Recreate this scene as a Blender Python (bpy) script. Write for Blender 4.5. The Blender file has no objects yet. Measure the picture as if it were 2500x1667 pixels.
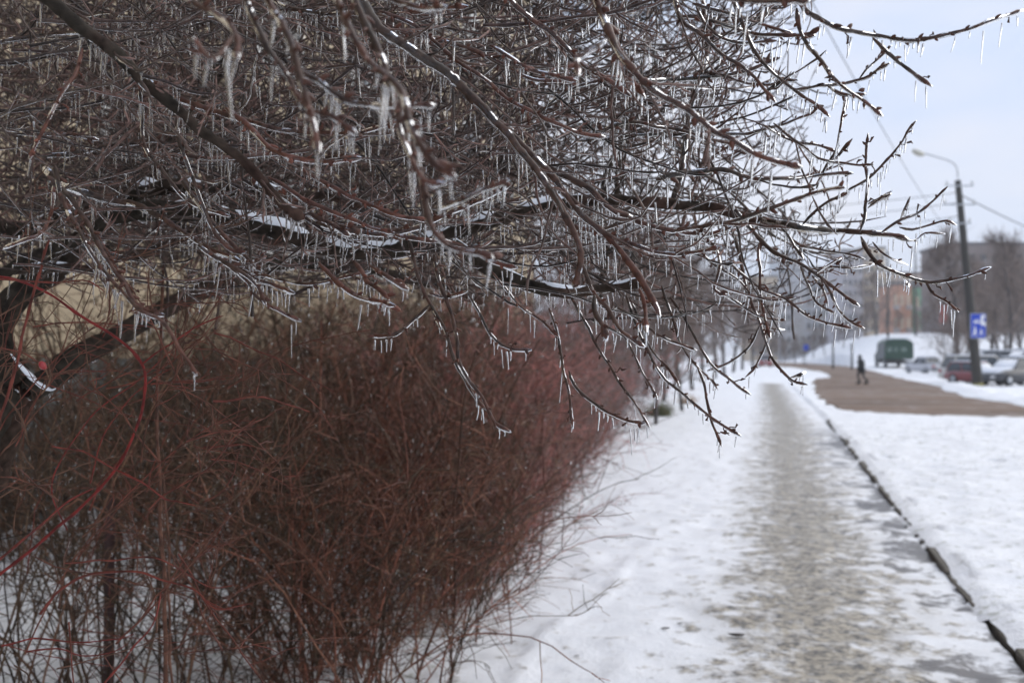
import bpy, bmesh, math, random
import numpy as np
from mathutils import Vector, Matrix

R = math.radians
rng = np.random.default_rng(7)
random.seed(7)
scene = bpy.context.scene
COL = scene.collection

# ------------------------------------------------------------------ camera, sky, sun, exposure
CAM_H = 1.65
YAW, PITCH = R(14.0), R(0.81)
F = 2430.0                       # focal length in pixels of the 2500 px wide photograph
cam_data = bpy.data.cameras.new("camera")
cam = bpy.data.objects.new("camera", cam_data)
COL.objects.link(cam)
scene.camera = cam
cam.location = (0, 0, CAM_H)
cam.rotation_euler = (R(90) + PITCH, 0, YAW)
cam_data.sensor_width = 36.0
cam_data.lens = 36.0 * F / 2500.0
cam_data.clip_start = 0.05
cam_data.clip_end = 4000
cam_data.dof.use_dof = True
cam_data.dof.focus_distance = 2.05
cam_data.dof.aperture_fstop = 3.7
cam_data.dof.aperture_blades = 0

SUN_EL, SUN_AZ = R(34), R(60)
world = bpy.data.worlds.new("World")
scene.world = world
world.use_nodes = True
wn, wl = world.node_tree.nodes, world.node_tree.links
wn.clear()
wout = wn.new("ShaderNodeOutputWorld")
bg_sky = wn.new("ShaderNodeBackground")
sky = wn.new("ShaderNodeTexSky")
sky.sky_type = 'NISHITA'
sky.sun_disc = False
sky.sun_elevation = SUN_EL
sky.sun_rotation = SUN_AZ
bg_sky.inputs[1].default_value = 0.08
wl.new(sky.outputs[0], bg_sky.inputs[0])
# thin overcast lying over the blue sky
tc = wn.new("ShaderNodeTexCoord")
mp = wn.new("ShaderNodeMapping"); mp.inputs['Scale'].default_value = (1.0, 1.0, 3.2)
nz = wn.new("ShaderNodeTexNoise"); nz.inputs['Scale'].default_value = 1.7; nz.inputs['Detail'].default_value = 4; nz.inputs['Roughness'].default_value = .55
cr = wn.new("ShaderNodeValToRGB")
cr.color_ramp.elements[0].position = .36; cr.color_ramp.elements[0].color = (.43, .555, .79, 1)
cr.color_ramp.elements[1].position = .64; cr.color_ramp.elements[1].color = (.65, .67, .755, 1)
bg_cloud = wn.new("ShaderNodeBackground"); bg_cloud.inputs[1].default_value = 1.0
mixw = wn.new("ShaderNodeMixShader"); mixw.inputs[0].default_value = .88
wl.new(tc.outputs['Generated'], mp.inputs['Vector']); wl.new(mp.outputs[0], nz.inputs['Vector'])
wl.new(nz.outputs[0], cr.inputs[0]); wl.new(cr.outputs[0], bg_cloud.inputs[0])
wl.new(bg_sky.outputs[0], mixw.inputs[1]); wl.new(bg_cloud.outputs[0], mixw.inputs[2])
wl.new(mixw.outputs[0], wout.inputs[0])

sun_data = bpy.data.lights.new("sun", 'SUN')
sun = bpy.data.objects.new("sun", sun_data)
COL.objects.link(sun)
sun_data.energy = 2.0
sun_data.angle = R(85)
sun_data.color = (1, .93, .82)
sun.rotation_euler = (R(90) - SUN_EL, 0, math.pi - SUN_AZ)

scene.view_settings.view_transform = 'Standard'
scene.view_settings.look = 'None'
scene.view_settings.exposure = 0.50
scene.view_settings.gamma = 1
scene.view_settings.use_curve_mapping = False
scene.render.film_transparent = False
scene.cycles.use_denoising = True
scene.cycles.max_bounces = 14
scene.cycles.transmission_bounces = 12
scene.cycles.glossy_bounces = 5
scene.cycles.diffuse_bounces = 3
scene.cycles.sample_clamp_indirect = 6

# ------------------------------------------------------------------ frame of the view, used to place things in the world
FW = Vector((-math.sin(YAW) * math.cos(PITCH), math.cos(YAW) * math.cos(PITCH), math.sin(PITCH)))
RT = Vector((math.cos(YAW), math.sin(YAW), 0))
UP = RT.cross(FW)
FWn, RTn, UPn = np.array(FW), np.array(RT), np.array(UP)
C0 = np.array((0, 0, CAM_H))

def U(px, py, d):
    """world point seen at photo pixel px,py at depth d metres"""
    px, py, d = np.asarray(px, float), np.asarray(py, float), np.asarray(d, float)
    return C0 + (d[..., None] * FWn + ((px - 1250) / F * d)[..., None] * RTn + ((833.5 - py) / F * d)[..., None] * UPn)

def project(P):
    v = P - C0
    d = v @ FWn
    return 1250 + (v @ RTn) / d * F, 833.5 - (v @ UPn) / d * F, d

def G(px, py, z=0.0):
    """point of the level z seen at photo pixel px,py"""
    r = FWn + (px - 1250) / F * RTn + (833.5 - py) / F * UPn
    t = (z - CAM_H) / r[2]
    return C0 + r * t

def at_depth(px, d, z=0.0):
    p = U(px, 868, d)
    return Vector((p[0], p[1], z))

# ------------------------------------------------------------------ helpers
def tag(o, label=None, cat=None, group=None, kind=None):
    if label: o['label'] = label
    if cat: o['category'] = cat
    if group: o['group'] = group
    if kind: o['kind'] = kind
    return o

def empty(name, loc=(0, 0, 0), rz=0.0, parent=None):
    o = bpy.data.objects.new(name, None)
    o.empty_display_size = .2
    COL.objects.link(o)
    o.location = loc
    o.rotation_euler = (0, 0, rz)
    if parent: o.parent = parent
    return o

def link_mesh(name, me, m=None, parent=None, smooth=False):
    if m is not None and not me.materials: me.materials.append(m)
    o = bpy.data.objects.new(name, me)
    COL.objects.link(o)
    if parent: o.parent = parent
    return o

def quad_mesh(name, V, Q, tint=None, smooth=True):
    V = np.ascontiguousarray(V, dtype=np.float32); Q = np.ascontiguousarray(Q, dtype=np.int32)
    me = bpy.data.meshes.new(name)
    n = len(Q)
    me.vertices.add(len(V)); me.vertices.foreach_set("co", V.ravel())
    me.loops.add(n * 4); me.loops.foreach_set("vertex_index", Q.ravel())
    me.polygons.add(n)
    me.polygons.foreach_set("loop_start", np.arange(n, dtype=np.int32) * 4)
    me.update(calc_edges=True)
    me.polygons.foreach_set("use_smooth", np.full(n, smooth, dtype=bool))
    if tint is not None:
        a = me.attributes.new("tint", 'FLOAT', 'POINT')
        a.data.foreach_set("value", np.ascontiguousarray(tint, dtype=np.float32))
    me.update()
    return me

def norm(v):
    return v / np.maximum(np.linalg.norm(v, axis=-1, keepdims=True), 1e-9)

def tubes(P, Rr, S=6, tint=None, flat=1.0):
    """P (N,K,3) curves, Rr (N,K) radii -> verts, quads, tint"""
    P = np.asarray(P, float); N, K, _ = P.shape
    T = np.empty_like(P)
    T[:, 1:-1] = P[:, 2:] - P[:, :-2]; T[:, 0] = P[:, 1] - P[:, 0]; T[:, -1] = P[:, -1] - P[:, -2]
    T = norm(T)
    mean = norm(P[:, -1] - P[:, 0])
    ref = np.where(np.abs(mean[:, 2:3]) < .8, np.array([[0, 0, 1.0]]), np.array([[.2, -.97, 0]]))
    ref = np.repeat(ref[:, None, :], K, 1)
    A = norm(np.cross(T, ref)); B = np.cross(A, T)
    ang = np.arange(S) / S * 2 * math.pi
    ring = A[:, :, None, :] * np.cos(ang)[None, None, :, None] + B[:, :, None, :] * np.sin(ang)[None, None, :, None] * flat
    V = P[:, :, None, :] + ring * Rr[:, :, None, None]
    V = V.reshape(-1, 3)
    base = (np.arange(N)[:, None, None] * K + np.arange(K - 1)[None, :, None]) * S
    s = np.arange(S)[None, None, :]; s2 = (np.arange(S)[None, None, :] + 1) % S
    Q = np.stack([base + s, base + s2, base + S + s2, base + S + s], -1).reshape(-1, 4)
    tt = None
    if tint is not None:
        tint = np.asarray(tint, float)
        if tint.ndim == 1: tint = np.repeat(tint[:, None], K, 1)
        tt = np.repeat(tint[:, :, None], S, 2).ravel()
    return V, Q, tt

class Bag:
    def __init__(s): s.V, s.Q, s.T, s.n = [], [], [], 0
    def add(s, V, Q, T=None):
        if len(V) == 0: return
        s.V.append(V); s.Q.append(Q + s.n); s.n += len(V)
        s.T.append(T if T is not None else np.zeros(len(V)))
    def mesh(s, name, smooth=True):
        return quad_mesh(name, np.concatenate(s.V), np.concatenate(s.Q), np.concatenate(s.T), smooth)

def catmull(pts, step):
    pts = np.asarray(pts, float)
    p = np.vstack([2 * pts[0] - pts[1], pts, 2 * pts[-1] - pts[-2]])
    out = []
    for i in range(1, len(p) - 2):
        L = np.linalg.norm(p[i + 1][:2] - p[i][:2])
        n = max(2, int(L / step))
        t = np.linspace(0, 1, n, endpoint=False)[:, None]
        out.append(.5 * (2 * p[i] + (p[i + 1] - p[i - 1]) * t + (2 * p[i - 1] - 5 * p[i] + 4 * p[i + 1] - p[i + 2]) * t ** 2
                         + (3 * p[i] - p[i - 1] - 3 * p[i + 1] + p[i + 2]) * t ** 3))
    out.append(p[-2][None])
    return np.vstack(out)

def smooth_noise(n, scale, r=rng):
    m = max(2, int(n / scale) + 3)
    k = r.standard_normal(m)
    return np.interp(np.linspace(0, m - 1, n), np.arange(m), k)

def bm_obj(name, bm, m, parent=None, smooth=False):
    me = bpy.data.meshes.new(name)
    bm.to_mesh(me); bm.free()
    if smooth:
        for p in me.polygons: p.use_smooth = True
    me.materials.append(m)
    o = bpy.data.objects.new(name, me)
    COL.objects.link(o)
    if parent: o.parent = parent
    return o

def box(bm, x0, x1, y0, y1, z0, z1, bevel=0.0):
    r = bmesh.ops.create_cube(bm, size=1)
    vs = r['verts']
    for v in vs:
        v.co = Vector(((x0 + x1) / 2 + v.co.x * (x1 - x0), (y0 + y1) / 2 + v.co.y * (y1 - y0), (z0 + z1) / 2 + v.co.z * (z1 - z0)))
    if bevel > 0:
        es = list({e for v in vs for e in v.link_edges})
        bmesh.ops.bevel(bm, geom=es, offset=bevel, segments=2, affect='EDGES', profile=.6)

def tube_obj(name, pts, radii, m, parent=None, S=8, tint=0.0):
    P = np.asarray(pts, float)[None]; rr = np.asarray(radii, float)
    if rr.ndim == 0: rr = np.full(P.shape[1], float(rr))
    V, Q, T = tubes(P, rr[None], S, np.array([tint]))
    return link_mesh(name, quad_mesh(name, V, Q, T), m, parent)

# ------------------------------------------------------------------ materials
def mat(name):
    m = bpy.data.materials.new(name); m.use_nodes = True
    nt = m.node_tree; b = nt.nodes['Principled BSDF']
    return m, nt.nodes, nt.links, b

def simple(name, col, rough=.6, metal=0.0, noise=0.12, scale=6.0, bump=0.0, coat=0.0, spec=.5):
    m, n, l, b = mat(name)
    t = n.new("ShaderNodeTexCoord"); x = n.new("ShaderNodeTexNoise")
    x.inputs['Scale'].default_value = scale; x.inputs['Detail'].default_value = 4
    l.new(t.outputs['Object'], x.inputs['Vector'])
    mx = n.new("ShaderNodeMix"); mx.data_type = 'RGBA'
    mx.inputs[6].default_value = (*[c * (1 - noise) for c in col], 1)
    mx.inputs[7].default_value = (*[min(1, c * (1 + noise)) for c in col], 1)
    l.new(x.outputs[0], mx.inputs[0]); l.new(mx.outputs[2], b.inputs['Base Color'])
    b.inputs['Roughness'].default_value = rough; b.inputs['Metallic'].default_value = metal
    b.inputs['Coat Weight'].default_value = coat; b.inputs['Coat Roughness'].default_value = .08
    b.inputs['Specular IOR Level'].default_value = spec
    if bump:
        bp = n.new("ShaderNodeBump"); bp.inputs['Strength'].default_value = bump; bp.inputs['Distance'].default_value = .02
        l.new(x.outputs[0], bp.inputs['Height']); l.new(bp.outputs[0], b.inputs['Normal'])
    return m

def bark_mat(name, c0, c1, coat=1.0, rough=.55, scale=60.0, cr=.07, vary=False, bumpd=.002):
    m, n, l, b = mat(name)
    a = n.new("ShaderNodeAttribute"); a.attribute_name = "tint"
    t = n.new("ShaderNodeTexCoord"); x = n.new("ShaderNodeTexNoise")
    x.inputs['Scale'].default_value = scale; x.inputs['Detail'].default_value = 5
    l.new(t.outputs['Object'], x.inputs['Vector'])
    mx = n.new("ShaderNodeMix"); mx.data_type = 'RGBA'
    mx.inputs[6].default_value = (*c0, 1); mx.inputs[7].default_value = (*c1, 1)
    l.new(a.outputs['Fac'], mx.inputs[0])
    rp = n.new("ShaderNodeMapRange"); rp.inputs[1].default_value = .3; rp.inputs[2].default_value = .7
    rp.inputs[3].default_value = .4; rp.inputs[4].default_value = 1.7
    l.new(x.outputs[0], rp.inputs[0])
    hv = n.new("ShaderNodeHueSaturation"); l.new(mx.outputs[2], hv.inputs['Color']); l.new(rp.outputs[0], hv.inputs['Value'])
    fin = hv.outputs[0]
    if vary:
        wnz = n.new("ShaderNodeTexWhiteNoise"); wnz.noise_dimensions = '1D'; l.new(a.outputs['Fac'], wnz.inputs['W'])
        r2 = n.new("ShaderNodeMapRange"); r2.inputs[3].default_value = .22; r2.inputs[4].default_value = 2.1; l.new(wnz.outputs['Value'], r2.inputs[0])
        h2 = n.new("ShaderNodeHueSaturation"); l.new(fin, h2.inputs['Color']); l.new(r2.outputs[0], h2.inputs['Value']); fin = h2.outputs[0]
    l.new(fin, b.inputs['Base Color'])
    b.inputs['Roughness'].default_value = rough; b.inputs['Specular IOR Level'].default_value = .15
    b.inputs['Coat Weight'].default_value = coat; b.inputs['Coat Roughness'].default_value = cr; b.inputs['Coat IOR'].default_value = 1.31
    bp = n.new("ShaderNodeBump"); bp.inputs['Strength'].default_value = .8; bp.inputs['Distance'].default_value = bumpd
    l.new(x.outputs[0], bp.inputs['Height']); l.new(bp.outputs[0], b.inputs['Normal'])
    return m

def ice_mat(name, rough=.03):
    m, n, l, b = mat(name)
    b.inputs['Base Color'].default_value = (.86, .89, .92, 1)
    b.inputs['Transmission Weight'].default_value = 1.0
    b.inputs['IOR'].default_value = 1.31
    b.inputs['Roughness'].default_value = rough
    t = n.new("ShaderNodeTexCoord"); x = n.new("ShaderNodeTexNoise"); x.inputs['Scale'].default_value = 180; x.inputs['Detail'].default_value = 2
    l.new(t.outputs['Object'], x.inputs['Vector'])
    bp = n.new("ShaderNodeBump"); bp.inputs['Strength'].default_value = .35; bp.inputs['Distance'].default_value = .002
    l.new(x.outputs[0], bp.inputs['Height']); l.new(bp.outputs[0], b.inputs['Normal'])
    return m

def snow_mat(name, base=(.80, .83, .88), scale=9.0, bump=.4, dist=.03):
    m, n, l, b = mat(name)
    t = n.new("ShaderNodeTexCoord"); x = n.new("ShaderNodeTexNoise"); x.inputs['Scale'].default_value = scale; x.inputs['Detail'].default_value = 8
    l.new(t.outputs['Object'], x.inputs['Vector'])
    mx = n.new("ShaderNodeMix"); mx.data_type = 'RGBA'
    mx.inputs[6].default_value = (*[c * .9 for c in base], 1); mx.inputs[7].default_value = (*[min(.95, c * 1.06) for c in base], 1)
    l.new(x.outputs[0], mx.inputs[0]); l.new(mx.outputs[2], b.inputs['Base Color'])
    b.inputs['Roughness'].default_value = .75
    bp = n.new("ShaderNodeBump"); bp.inputs['Strength'].default_value = bump; bp.inputs['Distance'].default_value = dist
    l.new(x.outputs[0], bp.inputs['Height']); l.new(bp.outputs[0], b.inputs['Normal'])
    return m

M = {}
M['bark'] = bark_mat('cherry_bark', (.036, .025, .018), (.105, .036, .023), coat=.5, cr=.06)
M['limb'] = bark_mat('limb_bark', (.026, .021, .016), (.08, .04, .03), coat=.04, rough=.9, cr=.3, scale=38, bumpd=.006)
M['bark_fill'] = bark_mat('twig_bark', (.044, .032, .026), (.100, .052, .042), coat=.45, cr=.08, vary=True)
M['hedge'] = bark_mat('hedge_bark', (.052, .036, .022), (.145, .055, .036), coat=.2, cr=.2, scale=9, vary=True)
M['hedge_grey'] = bark_mat('icy_grey_bark', (.14, .115, .11), (.20, .12, .115), coat=.7, cr=.2, scale=20)
M['hedge_brown'] = bark_mat('brown_shrub_bark', (.050, .035, .022), (.105, .055, .034), coat=.15, cr=.2, scale=9, vary=True)
M['hedge_frost'] = bark_mat('frosted_hedge_bark', (.13, .082, .066), (.33, .115, .10), coat=.5, cr=.2, scale=9, vary=True)
M['hedge_tan'] = bark_mat('tan_hedge_bark', (.13, .080, .045), (.22, .085, .055), coat=.4, cr=.2, scale=9, vary=True)
M['rose'] = bark_mat('rose_cane_bark', (.085, .045, .028), (.135, .014, .012), coat=.2, cr=.12, scale=30)
M['ice'] = ice_mat('clear_ice')
M['snow'] = snow_mat('fresh_snow', scale=30, bump=.5, dist=.01)
M['far_bark'] = bark_mat('far_tree_bark', (.17, .145, .135), (.22, .165, .14), coat=0, rough=.8, scale=3)
M['trunk_far'] = simple('far_trunk', (.075, .066, .062), .85, scale=2)

# ground snow with sparse grass showing through
def ground_material():
    m, n, l, b = mat('snow_ground')
    g = n.new("ShaderNodeNewGeometry")
    def noise(sc, det=6, vec=None, rough=.55):
        x = n.new("ShaderNodeTexNoise"); x.inputs['Scale'].default_value = sc; x.inputs['Detail'].default_value = det; x.inputs['Roughness'].default_value = rough
        l.new(vec or g.outputs['Position'], x.inputs['Vector']); return x
    a = noise(2.2); c = noise(11, 8); f = noise(45, 4)
    mx = n.new("ShaderNodeMix"); mx.data_type = 'RGBA'
    mx.inputs[6].default_value = (.68, .70, .74, 1); mx.inputs[7].default_value = (.88, .89, .91, 1)  # grey to white mottling puts the shading of snow bumps into the colour
    l.new(a.outputs[0], mx.inputs[0])
    r = n.new("ShaderNodeMapRange"); r.inputs[1].default_value = .55; r.inputs[2].default_value = .72; r.inputs[3].default_value = 0; r.inputs[4].default_value = .75
    l.new(c.outputs[0], r.inputs[0])
    m2 = n.new("ShaderNodeMix"); m2.data_type = 'RGBA'; m2.inputs[7].default_value = (.26, .27, .20, 1)
    l.new(r.outputs[0], m2.inputs[0]); l.new(mx.outputs[2], m2.inputs[6])
    l.new(m2.outputs[2], b.inputs['Base Color'])
    b.inputs['Roughness'].default_value = .8
    bp = n.new("ShaderNodeBump"); bp.inputs['Strength'].default_value = .5; bp.inputs['Distance'].default_value = .03
    ad = n.new("ShaderNodeMath"); ad.operation = 'ADD'; l.new(c.outputs[0], ad.inputs[0]); l.new(f.outputs[0], ad.inputs[1])
    l.new(ad.outputs[0], bp.inputs['Height']); l.new(bp.outputs[0], b.inputs['Normal'])
    return m
M['ground'] = ground_material()

def path_material():
    m, n, l, b = mat('trodden_snow_path')
    g = n.new("ShaderNodeNewGeometry")
    sep = n.new("ShaderNodeSeparateXYZ"); l.new(g.outputs['Position'], sep.inputs[0])
    mpn = n.new("ShaderNodeMapping"); mpn.inputs['Scale'].default_value = (1.0, .9, 1); l.new(g.outputs['Position'], mpn.inputs['Vector'])
    def noise(sc, det=6, rough=.6):
        x = n.new("ShaderNodeTexNoise"); x.inputs['Scale'].default_value = sc; x.inputs['Detail'].default_value = det; x.inputs['Roughness'].default_value = rough
        l.new(mpn.outputs[0], x.inputs['Vector']); return x.outputs[0]
    def mth(op, a, c=None, cl=False):
        q = n.new("ShaderNodeMath"); q.operation = op; q.use_clamp = cl
        for i, v in enumerate((a, c)):
            if v is None: continue
            if isinstance(v, (int, float)): q.inputs[i].default_value = v
            else: l.new(v, q.inputs[i])
        return q.outputs[0]
    big, mid, fine = noise(1.1, 5), noise(5.5, 8, .68), noise(26, 6, .7)
    X = sep.outputs[0]
    # trodden band about x = 0.08
    wob = mth('MULTIPLY', mth('SUBTRACT', big, .5), .9)
    cen = mth('ADD', mth('MULTIPLY', mth('MINIMUM', sep.outputs[1], 26.0), .013), .27)
    xd = mth('ABSOLUTE', mth('SUBTRACT', mth('ADD', X, wob), cen))
    band = mth('SUBTRACT', 1.0, mth('DIVIDE', xd, .92), True)
    dirt = mth('ADD', mth('MULTIPLY', band, 1.05), mth('MULTIPLY', mth('SUBTRACT', mid, .5), 4.2))
    dirt = mth('MULTIPLY', mth('SUBTRACT', dirt, .26), 1.6, True)
    dirt = mth('MULTIPLY', dirt, mth('ADD', mth('MULTIPLY', fine, 1.3), .42), True)
    # wet dark asphalt next to the kerb
    kd = mth('SUBTRACT', X, mth('ADD', 1.02, mth('MULTIPLY', mth('SUBTRACT', big, .5), -2.6)))
    kd = mth('ADD', mth('MULTIPLY', kd, 3.6), mth('MULTIPLY', mth('SUBTRACT', mid, .53), 5.0))
    wet = mth('MULTIPLY', mth('MULTIPLY', kd, 1.25, True), mth('SUBTRACT', 1.0, mth('MULTIPLY', mth('SUBTRACT', sep.outputs[1], 20.0), .22), True), True)
    wet = mth('MULTIPLY', wet, mth('LESS_THAN', sep.outputs[1], 24.6))
    # odd dark specks
    sp = mth('MULTIPLY', mth('SUBTRACT', noise(8.5, 3, .5), .70), 14, True)
    snow = n.new("ShaderNodeMix"); snow.data_type = 'RGBA'
    snow.inputs[6].default_value = (.68, .70, .74, 1); snow.inputs[7].default_value = (.88, .89, .91, 1); l.new(mid, snow.inputs[0])
    sl = n.new("ShaderNodeMix"); sl.data_type = 'RGBA'
    sl.inputs[6].default_value = (.36, .31, .225, 1); sl.inputs[7].default_value = (.055, .047, .035, 1); l.new(mth('MULTIPLY', mth('SUBTRACT', mth('ADD', mth('MULTIPLY', noise(13, 5, .6), .6), mth('MULTIPLY', fine, .4)), .42), 5.5, True), sl.inputs[0])
    m1 = n.new("ShaderNodeMix"); m1.data_type = 'RGBA'; m0 = n.new("ShaderNodeMix"); m0.data_type = 'RGBA'; m0.inputs[7].default_value = (.33, .30, .25, 1); l.new(snow.outputs[2], m0.inputs[6])
    l.new(mth('MULTIPLY', mth('MULTIPLY', band, mth('MULTIPLY', mth('SUBTRACT', noise(2.3, 4), .28), 2.6, True), True), 1.0, True), m0.inputs[0])
    l.new(dirt, m1.inputs[0]); l.new(m0.outputs[2], m1.inputs[6]); l.new(sl.outputs[2], m1.inputs[7])
    m2 = n.new("ShaderNodeMix"); m2.data_type = 'RGBA'; l.new(wet, m2.inputs[0]); l.new(m1.outputs[2], m2.inputs[6]); m2.inputs[7].default_value = (.075, .067, .063, 1)
    m3 = n.new("ShaderNodeMix"); m3.data_type = 'RGBA'; l.new(sp, m3.inputs[0]); l.new(m2.outputs[2], m3.inputs[6]); m3.inputs[7].default_value = (.09, .08, .07, 1)
    l.new(m3.outputs[2], b.inputs['Base Color'])
    rr = n.new("ShaderNodeMapRange"); rr.inputs[3].default_value = .6; rr.inputs[4].default_value = .28
    mxm = mth('MAXIMUM', wet, mth('MULTIPLY', dirt, .8)); l.new(mxm, rr.inputs[0]); l.new(rr.outputs[0], b.inputs['Roughness'])
    bp = n.new("ShaderNodeBump"); bp.inputs['Strength'].default_value = .6; bp.inputs['Distance'].default_value = .025
    l.new(mth('ADD', mid, mth('MULTIPLY', fine, .5)), bp.inputs['Height']); l.new(bp.outputs[0], b.inputs['Normal'])
    return m
M['path'] = path_material()

def road_material():
    m, n, l, b = mat('brown_slush_road')
    g = n.new("ShaderNodeNewGeometry")
    mpn = n.new("ShaderNodeMapping"); mpn.inputs['Scale'].default_value = (.10, .42, 1); mpn.inputs['Rotation'].default_value = (0, 0, R(24))
    l.new(g.outputs['Position'], mpn.inputs['Vector'])
    x = n.new("ShaderNodeTexNoise"); x.inputs['Scale'].default_value = 1.0; x.inputs['Detail'].default_value = 7; x.inputs['Distortion'].default_value = 1.6; l.new(mpn.outputs[0], x.inputs['Vector'])
    y = n.new("ShaderNodeTexNoise"); y.inputs['Scale'].default_value = 1.4; y.inputs['Detail'].default_value = 6; l.new(g.outputs['Position'], y.inputs['Vector'])
    c = n.new("ShaderNodeValToRGB"); e = c.color_ramp.elements
    e[0].position = .34; e[0].color = (.10, .068, .048, 1); e[1].position = .68; e[1].color = (.25, .215, .19, 1)
    k = e.new(.5); k.color = (.165, .105, .070, 1)
    l.new(x.outputs[0], c.inputs[0])
    r = n.new("ShaderNodeMapRange"); r.inputs[1].default_value = .56; r.inputs[2].default_value = .7; r.inputs[4].default_value = .6; l.new(y.outputs[0], r.inputs[0])
    mx = n.new("ShaderNodeMix"); mx.data_type = 'RGBA'; l.new(r.outputs[0], mx.inputs[0]); l.new(c.outputs[0], mx.inputs[6]); mx.inputs[7].default_value = (.40, .37, .37, 1)
    l.new(mx.outputs[2], b.inputs['Base Color']); b.inputs['Roughness'].default_value = .7
    bp = n.new("ShaderNodeBump"); bp.inputs['Strength'].default_value = .4; bp.inputs['Distance'].default_value = .03
    l.new(y.outputs[0], bp.inputs['Height']); l.new(bp.outputs[0], b.inputs['Normal'])
    return m
M['road'] = road_material()
M['road'].node_tree.nodes['Principled BSDF'].inputs['Specular IOR Level'].default_value = .12

# ------------------------------------------------------------------ the setting: ground, path, kerb, road
road_px = [(2900, 1027), (2500, 1018), (2300, 1014), (2150, 1008), (2060, 1002), (2015, 985), (1988, 955), (1980, 935), (1990, 924),
           (2030, 921), (2020, 911), (1960, 900), (1880, 892), (1820, 888), (1860, 883), (1960, 886), (2070, 893), (2130, 905), (2190, 922),
           (2280, 940), (2350, 966), (2500, 992), (2900, 1003)]
ROAD = np.array([G(a, b)[:2] for a, b in road_px])

_r = []
for _i in range(len(ROAD)):
    a_, b_ = ROAD[_i], ROAD[(_i + 1) % len(ROAD)]; L_ = np.linalg.norm(b_ - a_); k_ = max(1, int(L_ / 1.2))
    nrm = np.array([-(b_ - a_)[1], (b_ - a_)[0]]) / L_
    for _k in range(k_): _r.append(a_ + (b_ - a_) * _k / k_ + nrm * (rng.normal(0, .13) if _k else 0))
ROAD = np.array(_r)

def inside(poly, X, Y):
    c = np.zeros(X.shape, bool); j = len(poly) - 1
    for i in range(len(poly)):
        xi, yi = poly[i]; xj, yj = poly[j]
        k = ((yi > Y) != (yj > Y)) & (X < (xj - xi) * (Y - yi) / (yj - yi + 1e-12) + xi)
        c ^= k; j = i
    return c

def poly_dist(poly, X, Y):
    D = np.full(X.shape, 1e9)
    for i in range(len(poly)):
        a = poly[i]; b = poly[(i + 1) % len(poly)]
        ab = b - a
        t = np.clip(((X - a[0]) * ab[0] + (Y - a[1]) * ab[1]) / (ab @ ab), 0, 1)
        D = np.minimum(D, np.hypot(X - a[0] - t * ab[0], Y - a[1] - t * ab[1]))
    return D

def vnoise(X, Y, s, seed=0):
    r = np.random.default_rng(seed)
    tab = r.random((64, 64))
    x, y = X / s, Y / s
    xi, yi = np.floor(x).astype(int), np.floor(y).astype(int)
    fx, fy = x - xi, y - yi
    fx, fy = fx * fx * (3 - 2 * fx), fy * fy * (3 - 2 * fy)
    g = lambda a, b: tab[a % 64, b % 64]
    return (g(xi, yi) * (1 - fx) + g(xi + 1, yi) * fx) * (1 - fy) + (g(xi, yi + 1) * (1 - fx) + g(xi + 1, yi + 1) * fx) * fy - .5

def sstep(a, b, x):
    t = np.clip((x - a) / (b - a), 0, 1); return t * t * (3 - 2 * t)

def kerb_x(Y):
    return 1.33 + .24 * sstep(4, 26, Y)

def hill(X, Y):
    return 5.6 * sstep(7, 22, X) * sstep(133, 190, Y)

def path_z(X, Y):
    z = .02 * vnoise(X, Y, .5, 1) + .026 * vnoise(X, Y, .23, 2) + .018 * vnoise(X, Y, .12, 3)
    z = z + .035 * vnoise(X, Y, .34, 15) * np.exp(-((X - .45) / .7) ** 2)
    ridge = -1.24 + .26 * sstep(4.8, 8.2, Y) + .05 * np.sin(Y * 3)
    return z + .022 * np.exp(-((X - ridge) / .035) ** 2) * sstep(9.5, 7.5, Y)

def ground_z(X, Y):
    z = .05 * vnoise(X, Y, .9, 4) + .055 * vnoise(X, Y, .33, 5) + .045 * vnoise(X, Y, .16, 6)
    z = np.where(X < -1.0, path_z(X, Y) + .6 * (z) * sstep(-1.7, -2.6, X), z)
    right = X > kerb_x(Y) + .1
    verge = right & (Y < 25 + 2 * vnoise(X, Y, .8, 17))
    D = poly_dist(ROAD, X, Y); ins = inside(ROAD, X, Y)
    lift = np.where(verge, .068, np.where(X < -1, 0, .015)) * sstep(0, .5, D)
    z = (z + lift) + hill(X, Y) + .12 * vnoise(X, Y, 7, 8) * sstep(40, 90, Y)
    inpath = (X > -1.52) & (X < kerb_x(Y) + .12) & (Y < 62)
    z = np.where(inpath, -.05, z)
    z = np.where(ins, -.06, z)
    # snow banks along the far edge of the road
    z += np.where(~ins & (X > 8) & (Y > 26) & (Y < 60), .16 * np.exp(-((D - .9) / .7) ** 2) * (1 + 1.5 * vnoise(X, Y, 1.3, 9)), 0)
    pits = np.clip(vnoise(X, Y, .38, 18) + .5 * vnoise(X, Y, .2, 19) - .30, 0, 1)
    z = z - np.where(verge & ~ins, .35 * pits * sstep(.1, .6, X - kerb_x(Y)), 0)
    return z

def axis(lo, hi, a, b, step, grow=1.10, cap=60):
    mid = list(np.arange(a, b, step))
    s, x = step, mid[-1]
    up = []
    while x < hi: s = min(s * grow, cap); x += s; up.append(x)
    s, x = step, a
    dn = []
    while x > lo: s = min(s * grow, cap); x -= s; dn.append(x)
    return np.array(dn[::-1] + mid + up)

def grid_sheet(name, xs, ys, zf, m):
    X, Y = np.meshgrid(xs, ys, indexing='ij')
    Z = zf(X, Y)
    V = np.stack([X, Y, Z], -1).reshape(-1, 3)
    nx, ny = len(xs), len(ys)
    i = (np.arange(nx - 1)[:, None] * ny + np.arange(ny - 1)[None]).ravel()
    Q = np.stack([i, i + ny, i + ny + 1, i + 1], -1)
    o = link_mesh(name, quad_mesh(name, V, Q), m)
    return tag(o, kind='structure')

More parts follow.
